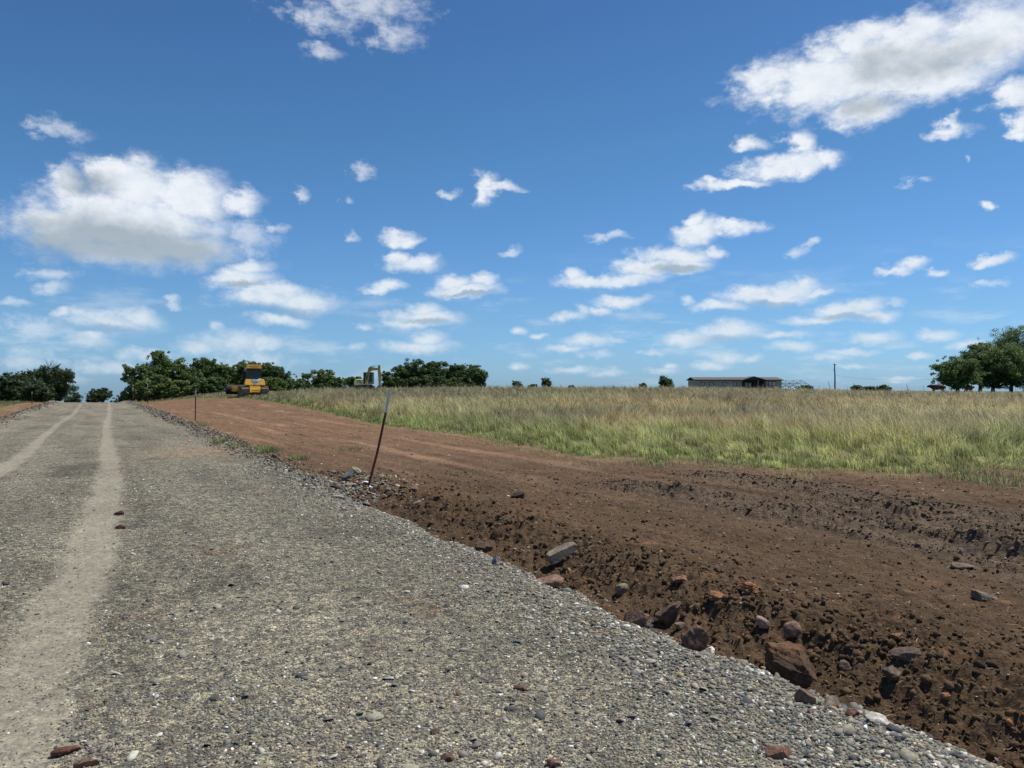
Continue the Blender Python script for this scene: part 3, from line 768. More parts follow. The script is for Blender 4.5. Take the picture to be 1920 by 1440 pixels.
rock('rock', 1850, 1020, 10, (1, .6, .3), (.34, .29, .24), 'pale flake of stone between the tyre ruts', 329, group=G)
rock('rock', 1805, 1064, 40, (1, .5, .28), (.20, .14, .10), 'flat brown stone in front of the lower tyre rut', 330, rz=R(-8), group=G)
rock('rock', 160, 1437, 50, (1, .5, .35), (.18, .10, .065), 'reddish clay rock on the gravel at the bottom left', 331, rz=R(25), group='clay rocks on the gravel')
rock('rock', 127, 1412, 54, (1, .35, .3), (.12, .06, .042), 'dark red-brown sliver of clay behind the reddish rock', 332, rz=R(28), group='clay rocks on the gravel', rough=.12, m=m_clod)
rock('rock', 1040, 1434, 32, (1, .8, .6), (.20, .11, .08), 'red-brown rock on the gravel at the bottom centre', 333, group='clay rocks on the gravel')
rock('rock', 840, 1424, 28, (1, .6, .5), (.12, .07, .05), 'dark brown rock on the gravel left of the bottom centre rock', 334, rz=R(10), group='clay rocks on the gravel')
rock('rock', 976, 1293, 40, (1, .3, .3), (.15, .085, .055), 'long brown sliver of clay on the gravel below the ditch', 335, rz=R(-32), group='clay rocks on the gravel', rough=.1)
rock('rock', 815, 1376, 20, (1, .8, .6), (.13, .075, .055), 'small dark brown rock on the gravel in mid foreground', 336, group='clay rocks on the gravel')
rock('rock', 1462, 1420, 64, (1, .5, .4), (.19, .10, .07), 'broad red-brown rock on the gravel near the bottom right', 337, rz=R(6), group='clay rocks on the gravel')
rock('rock', 222, 966, 22, (1, .4, .5), (.11, .045, .03), 'dark red clod beside the dusty wheel track', 338, group='clay rocks on the gravel', rough=.1)
rock('rock', 226, 991, 26, (1, .4, .35), (.12, .055, .038), 'second dark red clod, nearer, beside the dusty wheel track', 339, group='clay rocks on the gravel', rough=.1)
rock('stone_slab', 652, 897, 30, (1, .4, .42), (.15, .15, .135), 'grey shale slab leaning in the heap left of the post', 340, rz=R(35), tilt=(R(30), R(-30)), group='shale slabs by the leaning post', sink=.1, cuts=4)
rock('stone_slab', 668, 890, 22, (1, .5, .7), (.36, .31, .21), 'tan shale slab leaning between grey slab and post', 341, rz=R(-10), tilt=(R(35), R(20)), group='shale slabs by the leaning post', sink=.1, cuts=4)
rock('stone_slab', 635, 935, 30, (1, .6, .25), (.27, .27, .23), 'flat grey shale slab lying on the gravel before the heap', 342, rz=R(-20), group='shale slabs by the leaning post', sink=.1, cuts=4)
rock('rock', 657, 911, 10, (1, .8, .8), (.45, .30, .14), 'small yellow-brown stone in the shale heap', 343, group='shale slabs by the leaning post')
rock('rock', 355, 828, 8, (1, .7, .7), (.50, .24, .14), 'small orange stone on the far gravel', 344, group='clay rocks on the gravel')
rock('stick', 1066, 1129, 36, (1, .12, .12), (.30, .24, .17), 'pale broken stick lying at the gravel edge', 345, rz=R(-24), cat='stick', sink=0, cuts=1)
rock('stick', 1383, 1124, 30, (1, .12, .12), (.22, .17, .125), 'pale stick below the orange clay lumps', 346, rz=R(8), cat='stick', sink=0, cuts=1)

# ------------------------------------------------------------------ grass
m_grass, _, _ = vcol_mat('grass_blade', .7, .25, ((1.2, .12),), trans=.5)
def blades(x, y, z, h, wd, lean_dir, lean, cb, ct):
    """curved tapering blades: two segments each"""
    n = len(x)
    f = rng.uniform(0, 2 * math.pi, n)                # facing
    sx, sy = np.cos(f) * wd / 2, np.sin(f) * wd / 2
    lx, ly = np.cos(lean_dir) * lean * h, np.sin(lean_dir) * lean * h
    V = np.zeros((n, 5, 3))
    V[:, 0] = np.stack([x - sx, y - sy, z - .02], 1); V[:, 1] = np.stack([x + sx, y + sy, z - .02], 1)
    mx_, my_, mz_ = x + lx * .32, y + ly * .32, z + h * .62
    V[:, 2] = np.stack([mx_ - sx * .8, my_ - sy * .8, mz_], 1); V[:, 3] = np.stack([mx_ + sx * .8, my_ + sy * .8, mz_], 1)
    V[:, 4] = np.stack([x + lx, y + ly, z + h * (1 - .18 * lean)], 1)
    b = (np.arange(n) * 5)[:, None]
    quad = b + np.array([[0, 1, 3, 2]]); tri = b + np.array([[2, 3, 4]])
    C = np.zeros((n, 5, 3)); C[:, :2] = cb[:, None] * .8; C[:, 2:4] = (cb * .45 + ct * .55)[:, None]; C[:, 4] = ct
    return V.reshape(-1, 3), quad, tri, C.reshape(-1, 3)
def add_blades(name, parts_, m):
    Vs, Qs, Ts, Cs, off = [], [], [], [], 0
    for V, q, t, C in parts_:
        Vs.append(V); Qs.append(q + off); Ts.append(t + off); Cs.append(C); off += len(V)
    me = np_mesh(name, np.concatenate(Vs), [np.concatenate(Qs), np.concatenate(Ts)], False, np.clip(np.concatenate(Cs), .005, 1))
    return link(name, me, m)
GRN = np.array([.32, .38, .12]); YG = np.array([.66, .62, .27]); TANG = np.array([.86, .68, .38]); PUR = np.array([.31, .235, .20]); ORG = np.array([.92, .56, .30]); DKG = np.array([.05, .085, .02])
def grass_colour(x, y, n):
    a = fbm(x, y, .16, 3, 130); b = fbm(x, y * .45, .07, 3, 131); c_ = fbm(x, y, .5, 3, 132)
    fi = field_in(x, y)
    left = ss(x / np.maximum(y, 1), .0, -.3)
    tg = 1 - ss(fi + 4.5 * a + 3 * c_, 1.5 - 1.5 * left, 11 - 5 * left)
    t = tg[:, None]
    ct = lerp(TANG, YG, np.clip(.45 + 1.3 * c_, 0, 1)[:, None])
    orange = ss(b + .7 * np.exp(-((y - 47 - .2 * x) / 12) ** 2) * ss(x, -4, 8) + .3 * c_, .22, .55)[:, None]
    ct = lerp(ct, ORG, orange * .75)
    pur = ss(y + 14 * b + 9 * a, 46, 68)[:, None] * (1 - .35 * left)[:, None]
    pur = np.maximum(pur, ss(fbm(x, y * .5, .10, 3, 133) + .5 * a, .05, .36)[:, None] * .85)
    ct = lerp(ct, PUR, pur * .85)
    ct = lerp(ct, lerp(GRN * 1.25, YG, np.clip(.35 + .9 * c_, 0, 1)[:, None]), t * .9)
    far = ss(y, 80, 92)[:, None]
    ct = lerp(ct, np.array([.45, .41, .21]), far * .35)
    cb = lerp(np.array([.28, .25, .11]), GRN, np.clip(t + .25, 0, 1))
    r_ = (rng.uniform(.45, 1.4, n) * (1 + .35 * fbm(x, y, 1.3, 2, 134)))[:, None]
    straw = (rng.uniform(0, 1, n) < .24)[:, None]
    ct = np.where(straw, np.array([.75, .65, .40]), ct)
    return cb * r_, ct * r_
def field_grass():
    n = 620000
    Yd = 13.5 * np.exp(rng.uniform(0, 1, n) * math.log(104 / 13.5)); ta = rng.uniform(-.5, .80, n)
    x = ta * Yd; y = Yd
    fi = field_in(x, y); u, v = uv(x, y)
    keep = (fi > 0) & (u > .6)
    # blades stand in clumps that share height, lean and tone
    cs = .30 + .006 * y; cx_ = np.floor(x / cs); cy_ = np.floor(y / (cs * 1.0)); 
    lv = np.floor(np.log(cs / .3) * 6); cs = .3 * np.exp(lv / 6); cx_ = np.floor(x / cs); cy_ = np.floor(y / cs)
    h1, h2, h3, h4, h5 = [hsh(cx_, cy_, 150 + q_) for q_ in range(5)]
    gx, gy = (cx_ + .2 + .6 * h1) * cs, (cy_ + .2 + .6 * h2) * cs
    pull = rng.uniform(.35, .95, n); x = gx + (x - gx) * pull; y = gy + (y - gy) * pull
    fi = field_in(x, y); u, v = uv(x, y); keep = (fi > 0) & (u > .6)
    clump = fbm(x, y, 1.1, 3, 140) + .5 * (h5 - .5)
    keep &= rng.uniform(0, 1, n) < (.66 + .9 * clump) * (.35 + .65 * ss(fi, 0, 1.2))
    x, y, fi, clump, h3, h4 = x[keep], y[keep], fi[keep], clump[keep], h3[keep], h4[keep]; n = len(x)
    h = (.11 + .38 * ss(fi, -.2, 6)) * (1 + .45 * fbm(x, y, .45, 3, 141) + .45 * clump) * (1 - .55 * ss(Yd[keep], 66, 72) * (1 - ss(ta[keep], -.30, -.26))) * (.72 + .56 * h3) * rng.uniform(.6, 1.25, n)
    wd = .0042 + .00042 * y
    ld = math.pi * (fbm(x, y, .10, 2, 142) + .12 * x / 10 > -.05) + rng.normal(0, .55, n) + 2.4 * (h4 - .5)
    lean = np.clip(rng.normal(.42, .25, n), -.2, 1.1)
    cb, ct = grass_colour(x, y, n); tone = (.62 + .76 * hsh(np.floor(h3 * 9999), np.floor(h4 * 9999), 3))[:, None]; cb = cb * tone; ct = ct * tone
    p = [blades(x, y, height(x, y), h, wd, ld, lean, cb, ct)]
    # tall seeding stems standing above the rest
    k = rng.uniform(0, 1, n) < .085
    x2, y2 = x[k], y[k]; n2 = len(x2)
    p.append(blades(x2, y2, height(x2, y2), h[k] * rng.uniform(1.15, 1.6, n2), wd[k] * .8, ld[k], lean[k] * 1.1, cb[k], np.tile(np.array([.75, .64, .40]), (n2, 1)) * rng.uniform(.6, 1.2, n2)[:, None]))
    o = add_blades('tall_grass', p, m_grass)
    tag(o, 'tall meadow grass, green at the edge and tan to purple farther back', 'grass', kind='stuff')
    # thin mown fringe before the standing grass, and bits of green on the dirt
    n = 230000
    Yd = 12.5 * np.exp(rng.uniform(0, 1, n) * math.log(90 / 12.5)); ta = rng.uniform(-.45, .80, n); x = ta * Yd; y = Yd
    fi = field_in(x, y); u, v = uv(x, y)
    pt = fbm(x, y, .9, 4, 143)
    keep = (fi > -3.0) & (fi < .5) & (u > .6) & (rng.uniform(0, 1, n) < np.exp(np.minimum(fi, 0) / 1.2) * .85 * ss(pt, -.25, .3) + .6 * ss(pt, .25, .5) * ss(fi, -2.8, -1))
    x, y = x[keep], y[keep]; n = len(x)
    gsel = (rng.uniform(0, 1, n) < .5)[:, None]
    ct = np.where(gsel, YG * .9, np.array([.52, .42, .25])) * rng.uniform(.6, 1.2, n)[:, None]
    p = [blades(x, y, height(x, y), rng.uniform(.03, .15, n), .004 + .0004 * y, rng.uniform(0, 6.3, n), rng.uniform(.2, 1.6, n), ct * .6, ct)]
    # meadow to the left of the road
    n = 16000
    Yd = rng.uniform(34, 100, n); x = -RW * KS + 3.9 - .545 * Yd - rng.uniform(2, 26, n); y = Yd
    k = field_in(x, y) > 0; x, y = x[k], y[k]; n = len(x)
    ct = pick([(.30, .30, .12), (.36, .30, .16), (.14, .20, .06)], [2, 2, 1], n)
    p.append(blades(x, y, height(x, y), rng.uniform(.08, .3, n), .03 + 0 * x, rng.uniform(0, 6.3, n), rng.uniform(.2, 1, n), ct * .5, ct))
    o = add_blades('short_grass', p, m_grass)
    tag(o, 'sparse short grass, dry and green, along the edge of the bare dirt', 'grass', kind='stuff')
field_grass()
tuft_parts = []
def tuft(px, py, n, rad, h, green):
    X, Y, Z = gp(px, py)
    x = X + rng.normal(0, rad * .5, n); y = Y + rng.normal(0, rad * .8, n)
    a = np.arctan2(y - Y, x - X) + rng.normal(0, .6, n)
    ct = np.where((rng.uniform(0, 1, n) < green)[:, None], np.array([.25, .36, .11]), np.array([.46, .40, .22])) * rng.uniform(.6, 1.2, n)[:, None]
    tuft_parts.append(blades(x, y, height(x, y), rng.uniform(.5, 1.1, n) * h, .004 + .0006 * Y, a, rng.uniform(.3, 1.0, n), ct * .6, ct))
for a in [(376, 797, 160, .35, .22, .5), (418, 828, 120, .34, .18, .6), (447, 838, 90, .28, .13, .6), (482, 842, 70, .24, .12, .5), (502, 848, 200, .24, .20, .8), (560, 862, 100, .20, .15, .6),
          (650, 845, 160, .5, .07, .4), (880, 888, 110, .4, .05, .6), (1880, 905, 500, .8, .16, .5), (1800, 893, 260, .6, .1, .5), (1230, 868, 260, .5, .1, .6), (1350, 872, 200, .5, .09, .4), (330, 790, 60, .3, .12, .5)]: tuft(*a)
tag(add_blades('weeds', tuft_parts, m_grass), 'scattered green weed tufts on the edge of the bare dirt', 'weeds', kind='stuff')

# ------------------------------------------------------------------ trees
m_leaf, nn_, bb_ = vcol_mat('leaves', .5, .35, ((.9, .18),), trans=.35)
m_bark = simple('bark', (.10, .08, .06), .95, var=.4, scale=5, bump=.02, bscale=18)
def limb_mesh(paths, name, m, parent, k=7):
    """paths: list of (points, radii) tubes joined in one mesh"""
    bm = bmesh.new()
    for pts, rad in paths:
        rings = []
        for i, p in enumerate(pts):
            p = Vector(p)
            d = (Vector(pts[min(i + 1, len(pts) - 1)]) - Vector(pts[max(i - 1, 0)])).normalized()
            a = d.orthogonal().normalized(); b = d.cross(a)
            rings.append([bm.verts.new(p + (a * math.cos(j * 2 * math.pi / k) + b * math.sin(j * 2 * math.pi / k)) * rad[i]) for j in range(k)])
        for r0, r1 in zip(rings[:-1], rings[1:]):
            for j in range(k): bm.faces.new((r0[j], r0[(j + 1) % k], r1[(j + 1) % k], r1[j]))
        bm.faces.new(rings[-1]); bm.faces.new(rings[0][::-1])
    me = bpy.data.meshes.new(name); bmesh.ops.recalc_face_normals(bm, faces=bm.faces); bm.to_mesh(me); bm.free()
    for p_ in me.polygons: p_.use_smooth = True
    return link(name, me, m, parent)
def foliage(cent, rad, n, leaf, colr, seed):
    """leaf-sized faces round the clump centres, leaning outwards and upwards"""
    rs = np.random.default_rng(seed)
    w_ = rad ** 2; i = rs.choice(len(cent), n, p=w_ / w_.sum())
    d = rs.normal(size=(n, 3)); d /= np.linalg.norm(d, axis=1)[:, None]
    rr = rs.uniform(.35, 1.0, n) ** .6 * (1 + .15 * rs.normal(size=n))
    P = cent[i] + d * (rad[i] * rr)[:, None] * np.array([1, 1, .72])
    nrm = d * .55 + rs.normal(size=(n, 3)) * .55 + np.array([0, 0, .55]); nrm /= np.linalg.norm(nrm, axis=1)[:, None]
    t = np.cross(nrm, rs.normal(size=(n, 3))); t /= np.linalg.norm(t, axis=1)[:, None]; b = np.cross(nrm, t)
    s = leaf * rs.uniform(.55, 1.3, n)[:, None] / 2
    V = np.stack([P - t * s, P + b * s * .62 - nrm * s * .15, P + t * s, P - b * s * .62 - nrm * s * .15], 1).reshape(-1, 3)
    F = np.arange(n * 4).reshape(n, 4)
    cv = rs.uniform(.6, 1.5, len(cent))[i] * rs.uniform(.65, 1.35, n)
    C = np.array(colr)[None] * cv[:, None]
    yl = rs.uniform(0, 1, n) < .10; C[yl] = C[yl] * np.array([1.7, 1.4, 1.0])
    return V, F, np.repeat(C, 4, 0)
LEAF = {'dark': (.082, .135, .037), 'mid': (.115, .175, .048), 'light': (.15, .20, .062), 'deep': (.058, .092, .034)}
def tree(px, top, hw, D, label, kind='mid', clear=.06, seed=1, name='broadleaf_tree', cat='tree', group=None, dens=1.0, ragged=.3, trunk_r=None, lop=0.0, twigs=0):
    rs = np.random.default_rng(seed)
    X = (px - CX0) / FPX * D; Z0 = hz(X, D)
    ztop = EYE - (top - CY0) / FPX * D; H = ztop - Z0; Wd = hw / FPX * D
    root = empty(name, (X, D, Z0 - .05), rs.uniform(0, 6), label, cat, group)
    root.rotation_euler = (0, 0, 0)
    zc = H * (clear + (1 - clear) * .48); hh = H * (1 - clear) * .5
    # clump centres over an uneven crown: a few boughs, each with its own clumps
    nb = max(5, int(9 * dens)); cent = []; rad = []
    for j in range(nb):
        th = j * 2.399 + rs.uniform(-.4, .4); zz = rs.uniform(-.85, .8)
        rxy = math.sqrt(max(0, 1 - abs(zz) ** 2.4)) * rs.uniform(.45, .95)
        bc = np.array([math.cos(th) * rxy * Wd, math.sin(th) * rxy * Wd * .9, zc + zz * hh])
        bc[0] += lop * zz * Wd
        br = min(Wd, hh) * rs.uniform(.30, .46)
        m_ = int(10 * dens) + 6
        for q_ in range(m_):
            dv = rs.normal(size=3); dv /= np.linalg.norm(dv)
            c_ = bc + dv * br * rs.uniform(.3, 1.05) * np.array([1.1, 1.1, .8])
            c_[0] = np.clip(c_[0], -Wd * 1.0, Wd * 1.0); c_[2] = min(max(c_[2], H * clear + .2), H - br * .22)
            cent.append(c_); rad.append(br * rs.uniform(.20, .46))
    # leader to reach the top, and stray sprays on the outline
    for q_ in range(10):
        cent.append(np.array([rs.normal(0, Wd * .22), rs.normal(0, Wd * .22), H * (1 - .09 - .20 * rs.uniform(0, 1))])); rad.append(Wd * rs.uniform(.10, .2))
    for q_ in range(int(26 * (1 + ragged))):
        th = rs.uniform(0, 2 * math.pi); zz = rs.uniform(-.7, .98); rr_ = math.sqrt(max(0, 1 - zz * zz)) * rs.uniform(.85, 1.0 + .25 * ragged)
        cent.append(np.array([math.cos(th) * rr_ * Wd + lop * zz * Wd, math.sin(th) * rr_ * Wd, min(zc + zz * hh, H * .985)])); rad.append(Wd * rs.uniform(.05, .11))
    # inner boughs that close the crown
    for q_ in range(int(48 * dens)):
        dv = rs.normal(size=3); dv /= np.linalg.norm(dv); dv *= rs.uniform(.15, .90) 
        cent.append(np.array([dv[0] * Wd + lop * dv[2] * Wd, dv[1] * Wd * .8, zc + dv[2] * hh * (1.05 if dv[2] < 0 else .85)])); rad.append(min(Wd, hh) * rs.uniform(.20, .34))
    if clear < .1:                                     # skirts of low growth
        for q_ in range(22):
            cent.append(np.array([rs.uniform(-.85, .85) * Wd, rs.uniform(-.6, .3) * Wd, H * rs.uniform(.06, .32)])); rad.append(min(Wd, hh) * rs.uniform(.14, .24))
    cent = np.array(cent); rad = np.array(rad)
    area = Wd * hh
    leaf = .185 * (D / 110)
    n = int(min(42000, max(4000, 4600 * dens * area / (leaf / .185) ** 2)))
    V, F, C = foliage(cent, rad, n, leaf, LEAF[kind], seed + 1)
    V[:, 2] = np.maximum(V[:, 2], .05)
    link('crown', np_mesh('crown', V, F, False, np.clip(C, .004, 1)), m_leaf, root)
    tr = trunk_r or max(.04, H * .022)
    paths = []
    nst = 1 if clear > .1 else 2
    for s_ in range(nst):
        ox = (s_ - (nst - 1) / 2) * tr * 2.5
        pts = [(ox, 0, 0)] + [(ox + rs.normal(0, .03) * H * k_ / 4, rs.normal(0, .03) * H * k_ / 4, H * .68 * k_ / 4) for k_ in (1, 2, 3, 4)]
        paths.append((pts, [tr * 1.35, tr, tr * .8, tr * .55, tr * .25]))
        for q_ in range(7):
            k0 = rs.integers(1, 4); p0 = np.array(pts[k0]); e = cent[rs.integers(0, len(cent))]
            mid = (p0 + e) / 2 + np.array([0, 0, -.06 * H])
            paths.append(([tuple(p0), tuple(mid), tuple(e)], [tr * .5, tr * .3, tr * .08]))
    for q_ in range(twigs):
        e = np.array([rs.uniform(-.5, .3) * Wd, 0, H * rs.uniform(1.0, 1.10)]); p0 = np.array([rs.uniform(-.3, .2) * Wd, 0, H * .8])
        paths.append(([tuple(p0), tuple((p0 + e) / 2 + rs.normal(0, .05, 3)), tuple(e)], [.035, .025, .012]))
    limb_mesh(paths, 'trunk', m_bark, root)
    return root
GL = 'trees left of the gravel road'
tree(-34, 702, 44, 104, 'dark tree cut by the left edge, leftmost of the left grove', 'deep', seed=11, group=GL)
tree(16, 695, 32, 106, 'dark bushy tree in the left grove beside the photo edge', 'deep', seed=12, group=GL)
tree(56, 688, 26, 110, 'middle dark tree of the left grove, lower than its right neighbour', 'deep', seed=13, group=GL, ragged=.8)
tree(98, 678, 36, 104, 'tallest tree of left grove with thin bare twigs on top', 'deep', seed=14, group=GL, ragged=1.0, twigs=7, dens=1.1)
tree(70, 708, 30, 100, 'low dark tree filling the gap under the left grove', 'deep', seed=15, group=GL)
tree(138, 733, 15, 150, 'small round tree beyond the road crest beside the left grove', 'deep', seed=16, group='small trees beyond the road crest', dens=.8)
tree(186, 726, 25, 150, 'wide round tree standing in the middle behind the road crest', 'deep', seed=17, group='small trees beyond the road crest')
tree(236, 738, 20, 128, 'low round bush touching the left foot of the big grove', 'deep', seed=18, group='small trees beyond the road crest')
GM = 'trees of the big grove behind the bulldozer'
for i, (px, top, hw, D, kd, lb) in enumerate([
    (262, 680, 30, 110, 'mid', 'leftmost tree of the big grove, lower with a ragged left side'),
    (306, 654, 36, 114, 'mid', 'tallest tree of the big grove with a pointed top'),
    (288, 700, 34, 107, 'light', 'lighter green tree in front at the left of the big grove'),
    (346, 678, 30, 112, 'mid', 'tree just right of the tallest one in the big grove'),
    (382, 665, 34, 116, 'dark', 'broad dark tree left of the bulldozer in the big grove'),
    (340, 712, 34, 106, 'light', 'low light green tree at the foot of the big grove'),
    (398, 706, 34, 107, 'dark', 'low dark tree at the foot of the grove by the bulldozer frame'),
    (424, 678, 30, 116, 'mid', 'tree right above the black frame of the bulldozer'),
    (470, 673, 34, 118, 'dark', 'tree rising directly behind the bulldozer cab'),
    (500, 676, 30, 118, 'dark', 'tree right of the bulldozer cab roof'),
    (505, 706, 30, 110, 'mid', 'low bushy tree to the right of the bulldozer hood'),
    (530, 693, 26, 118, 'dark', 'lower tree where the big grove slopes down to the right'),
    (552, 708, 22, 120, 'mid', 'last small tree at the right end of the big grove'),
    (600, 692, 34, 124, 'mid', 'rounded tree alone between the big grove and the excavator'),
    (575, 712, 22, 124, 'mid', 'small tree left of the rounded tree near the excavator'),
    (634, 706, 20, 124, 'dark', 'small tree just right of the rounded tree'),
    (662, 705, 20, 126, 'mid', 'small tree behind the excavator counterweight')]):
    tree(px, top, hw, D, lb, kd, seed=40 + i, group=GM, dens=1.15, ragged=.5)
GC = 'trees of the middle grove right of the excavator'
for i, (px, top, hw, D, kd, lb) in enumerate([
    (727, 692, 13, 112, 'dark', 'thin spiky tree between excavator arm and the middle grove'),
    (742, 706, 22, 112, 'dark', 'low dark tree at the left foot of the middle grove'),
    (776, 671, 40, 116, 'dark', 'biggest domed tree of the middle grove'),
    (822, 676, 36, 117, 'dark', 'second domed tree, in the centre of the middle grove'),
    (866, 678, 30, 117, 'dark', 'tree with uneven top right of the middle grove centre'),
    (892, 683, 21, 114, 'dark', 'ragged tree at the right end of the middle grove'),
    (800, 705, 40, 112, 'deep', 'low dark tree filling the foot of the middle grove'),
    (858, 708, 36, 112, 'dark', 'low tree under the uneven right part of the middle grove')]):
    tree(px, top, hw, D, lb, kd, seed=70 + i, group=GC, dens=1.2, ragged=.7)
GS = 'shrubs along the field crest'
for i, (px, top, hw, D, kd, lb) in enumerate([
    (971, 712, 10, 118, 'dark', 'small open shrub on the crest nearest the middle grove'),
    (999, 719, 10, 118, 'mid', 'low flat shrub between the two taller crest shrubs'),
    (1025, 706, 10, 114, 'dark', 'upright oval shrub on the crest in the centre'),
    (1072, 721, 7, 116, 'mid', 'tiny tuft of a shrub right of the upright oval shrub'),
    (1205, 717, 8, 112, 'light', 'little bright green shrub left of the windswept one'),
    (1249, 703, 14, 112, 'dark', 'windswept shrub with a crooked top left of the house'),
    (1508, 722, 15, 190, 'dark', 'low shrub seen through the bare metal frame'),
    (1608, 722, 13, 200, 'dark', 'left shrub of the three right of the power pole'),
    (1632, 724, 14, 200, 'mid', 'middle, lowest shrub of the three right of the power pole'),
    (1656, 721, 13, 200, 'dark', 'right spiky shrub of the three right of the power pole')]):
    tree(px, top, hw, D, lb, kd, seed=90 + i, group=GS, name='shrub', cat='shrub', dens=1.3, ragged=.6, clear=.02, lop=(-.25 if px == 1249 else 0))
GR = 'large trees at the right edge of the photo'
for i, (px, top, hw, D, kd, cl, lb) in enumerate([
    (1795, 663, 42, 108, 'mid', .16, 'dark rounded tree standing first at left of the right group'),
    (1838, 641, 34, 126, 'dark', .2, 'thin-topped tree showing behind the rounded one at right'),
    (1862, 655, 50, 116, 'dark', .14, 'middle tree of the right group with crown over the trunks'),
    (1896, 607, 60, 122, 'mid', .15, 'tallest tree of the right group, above all the others'),
    (1925, 635, 66, 114, 'mid', .14, 'broad spreading tree cut by the right edge of the photo'),
    (1985, 615, 56, 124, 'dark', .15, 'tree just beyond the right edge, its side still in view')]):
    tree(px, top, hw, D, lb, kd, clear=cl, seed=120 + i, group=GR, dens=1.7, ragged=.9, trunk_r=.26)

# ------------------------------------------------------------------ small modelling kit
class Shape:
    def __init__(s): s.bm = bmesh.new()
    def box(s, x0, x1, y0, y1, z0, z1, bev=.015, taper=None, rot=None, piv=None):
        bm = bmesh.new()
        bmesh.ops.create_cube(bm, size=1)
        for v in bm.verts:
            tx = 1.0
            if taper and v.co.z > 0: tx = taper
            v.co = Vector(((x0 + x1) / 2 + v.co.x * (x1 - x0) * tx, (y0 + y1) / 2 + v.co.y * (y1 - y0) * (tx if taper else 1), (z0 + z1) / 2 + v.co.z * (z1 - z0)))
        if bev: bmesh.ops.bevel(bm, geom=bm.edges[:], offset=min(bev, .4 * min(x1 - x0, y1 - y0, z1 - z0)), segments=2, affect='EDGES')
        if rot is not None:
            c = Vector(piv) if piv else Vector(((x0 + x1) / 2, (y0 + y1) / 2, (z0 + z1) / 2))
            bmesh.ops.rotate(bm, verts=bm.verts, cent=c, matrix=Euler(rot).to_matrix())
        s._add(bm)
    def prism(s, pts, axis, a, b, bev=.012):
        """extrude a 2D outline along an axis: 'y' -> pts are (x,z); 'x' -> pts are (y,z)"""
        bm = bmesh.new()
        f = lambda p, t: Vector((p[0], t, p[1])) if axis == 'y' else Vector((t, p[0], p[1]))
        v0 = [bm.verts.new(f(p, a)) for p in pts]; v1 = [bm.verts.new(f(p, b)) for p in pts]
        bm.faces.new(v0); bm.faces.new(v1[::-1])
        for i in range(len(pts)): bm.faces.new((v0[i], v0[(i + 1) % len(pts)], v1[(i + 1) % len(pts)], v1[i]))
        bmesh.ops.recalc_face_normals(bm, faces=bm.faces)
        if bev: bmesh.ops.bevel(bm, geom=bm.edges[:], offset=bev, segments=1, affect='EDGES')
        s._add(bm)
    def tube(s, pts, r, k=8, r1=None):
        bm = bmesh.new(); rings = []
        for i, p in enumerate(pts):
            p = Vector(p); d = (Vector(pts[min(i + 1, len(pts) - 1)]) - Vector(pts[max(i - 1, 0)])).normalized()
            a = d.orthogonal().normalized(); b = d.cross(a)
            rr = r if r1 is None else r + (r1 - r) * i / (len(pts) - 1)
            rings.append([bm.verts.new(p + (a * math.cos(j * 2 * math.pi / k) + b * math.sin(j * 2 * math.pi / k)) * rr) for j in range(k)])
        for q0, q1 in zip(rings[:-1], rings[1:]):
            for j in range(k): bm.faces.new((q0[j], q0[(j + 1) % k], q1[(j + 1) % k], q1[j]))
        bm.faces.new(rings[-1]); bm.faces.new(rings[0][::-1])
        bmesh.ops.recalc_face_normals(bm, faces=bm.faces)
        s._add(bm)
    def bar(s, p, q, w_, h_=None):
        p = Vector(p); q = Vector(q); h_ = h_ or w_
        bm = bmesh.new(); bmesh.ops.create_cube(bm, size=1)
        L = (q - p).length
        for v in bm.verts: v.co = Vector((v.co.x * w_, v.co.y * h_, v.co.z * L))
        bmesh.ops.bevel(bm, geom=bm.edges[:], offset=min(w_, h_) * .15, segments=1, affect='EDGES')
        M = (q - p).to_track_quat('Z', 'Y').to_matrix().to_4x4(); M.translation = (p + q) / 2
        bmesh.ops.transform(bm, matrix=M, verts=bm.verts)
        s._add(bm)
    def _add(s, bm):
        me = bpy.data.meshes.new('t'); bm.to_mesh(me); bm.free(); s.bm.from_mesh(me); bpy.data.meshes.remove(me)
    def build(s, name, m, parent=None, label=None, smooth=False):
        me = bpy.data.meshes.new(name); s.bm.to_mesh(me); s.bm.free()
        if smooth:
            for p in me.polygons: p.use_smooth = True
            try: me.set_sharp_from_angle(angle=R(35))
            except Exception: pass
        o = link(name, me, m, parent)
        if label: o['label'] = label
        return o

DIRT = (.16, .11, .075)
M_yel = simple('machine_yellow', (.95, .50, .06), .45, var=.12, scale=3, dirt=(.5, .28, .08), spec=.5)
M_yel2 = simple('faded_yellow', (.95, .82, .40), .5, var=.14, scale=3, dirt=(.42, .30, .12))
M_olive = simple('boom_yellow', (.56, .41, .14), .55, var=.25, scale=5, dirt=(.22, .13, .06))
M_blk = simple('black_steel', (.02, .02, .022), .5, var=.3, dirt=(.07, .055, .04))
M_trk = simple('muddy_steel', (.20, .15, .11), .7, .2, var=.4, scale=9, dirt=(.33, .25, .18), bump=.01)
M_gry = simple('grey_decal', (.30, .32, .33), .5, var=.08)
M_wht = simple('white_paint', (.72, .73, .72), .5, var=.08)
M_glass = simple('dark_glass', (.02, .045, .045), .15, var=.2, spec=.35)
M_teal = simple('cab_paint', (.035, .06, .065), .45, var=.2)
M_red = simple('post_red', (.17, .035, .025), .55, var=.3, scale=20, spec=.4, dirt=(.10, .04, .025))
M_zinc = simple('post_top_grey', (.62, .62, .60), .5, .2, var=.2, scale=30)
M_blade = simple('pale_blade', (.42, .50, .55), .5, var=.15)
M_wood = simple('weathered_wood', (.085, .07, .058), .9, var=.35, scale=3)
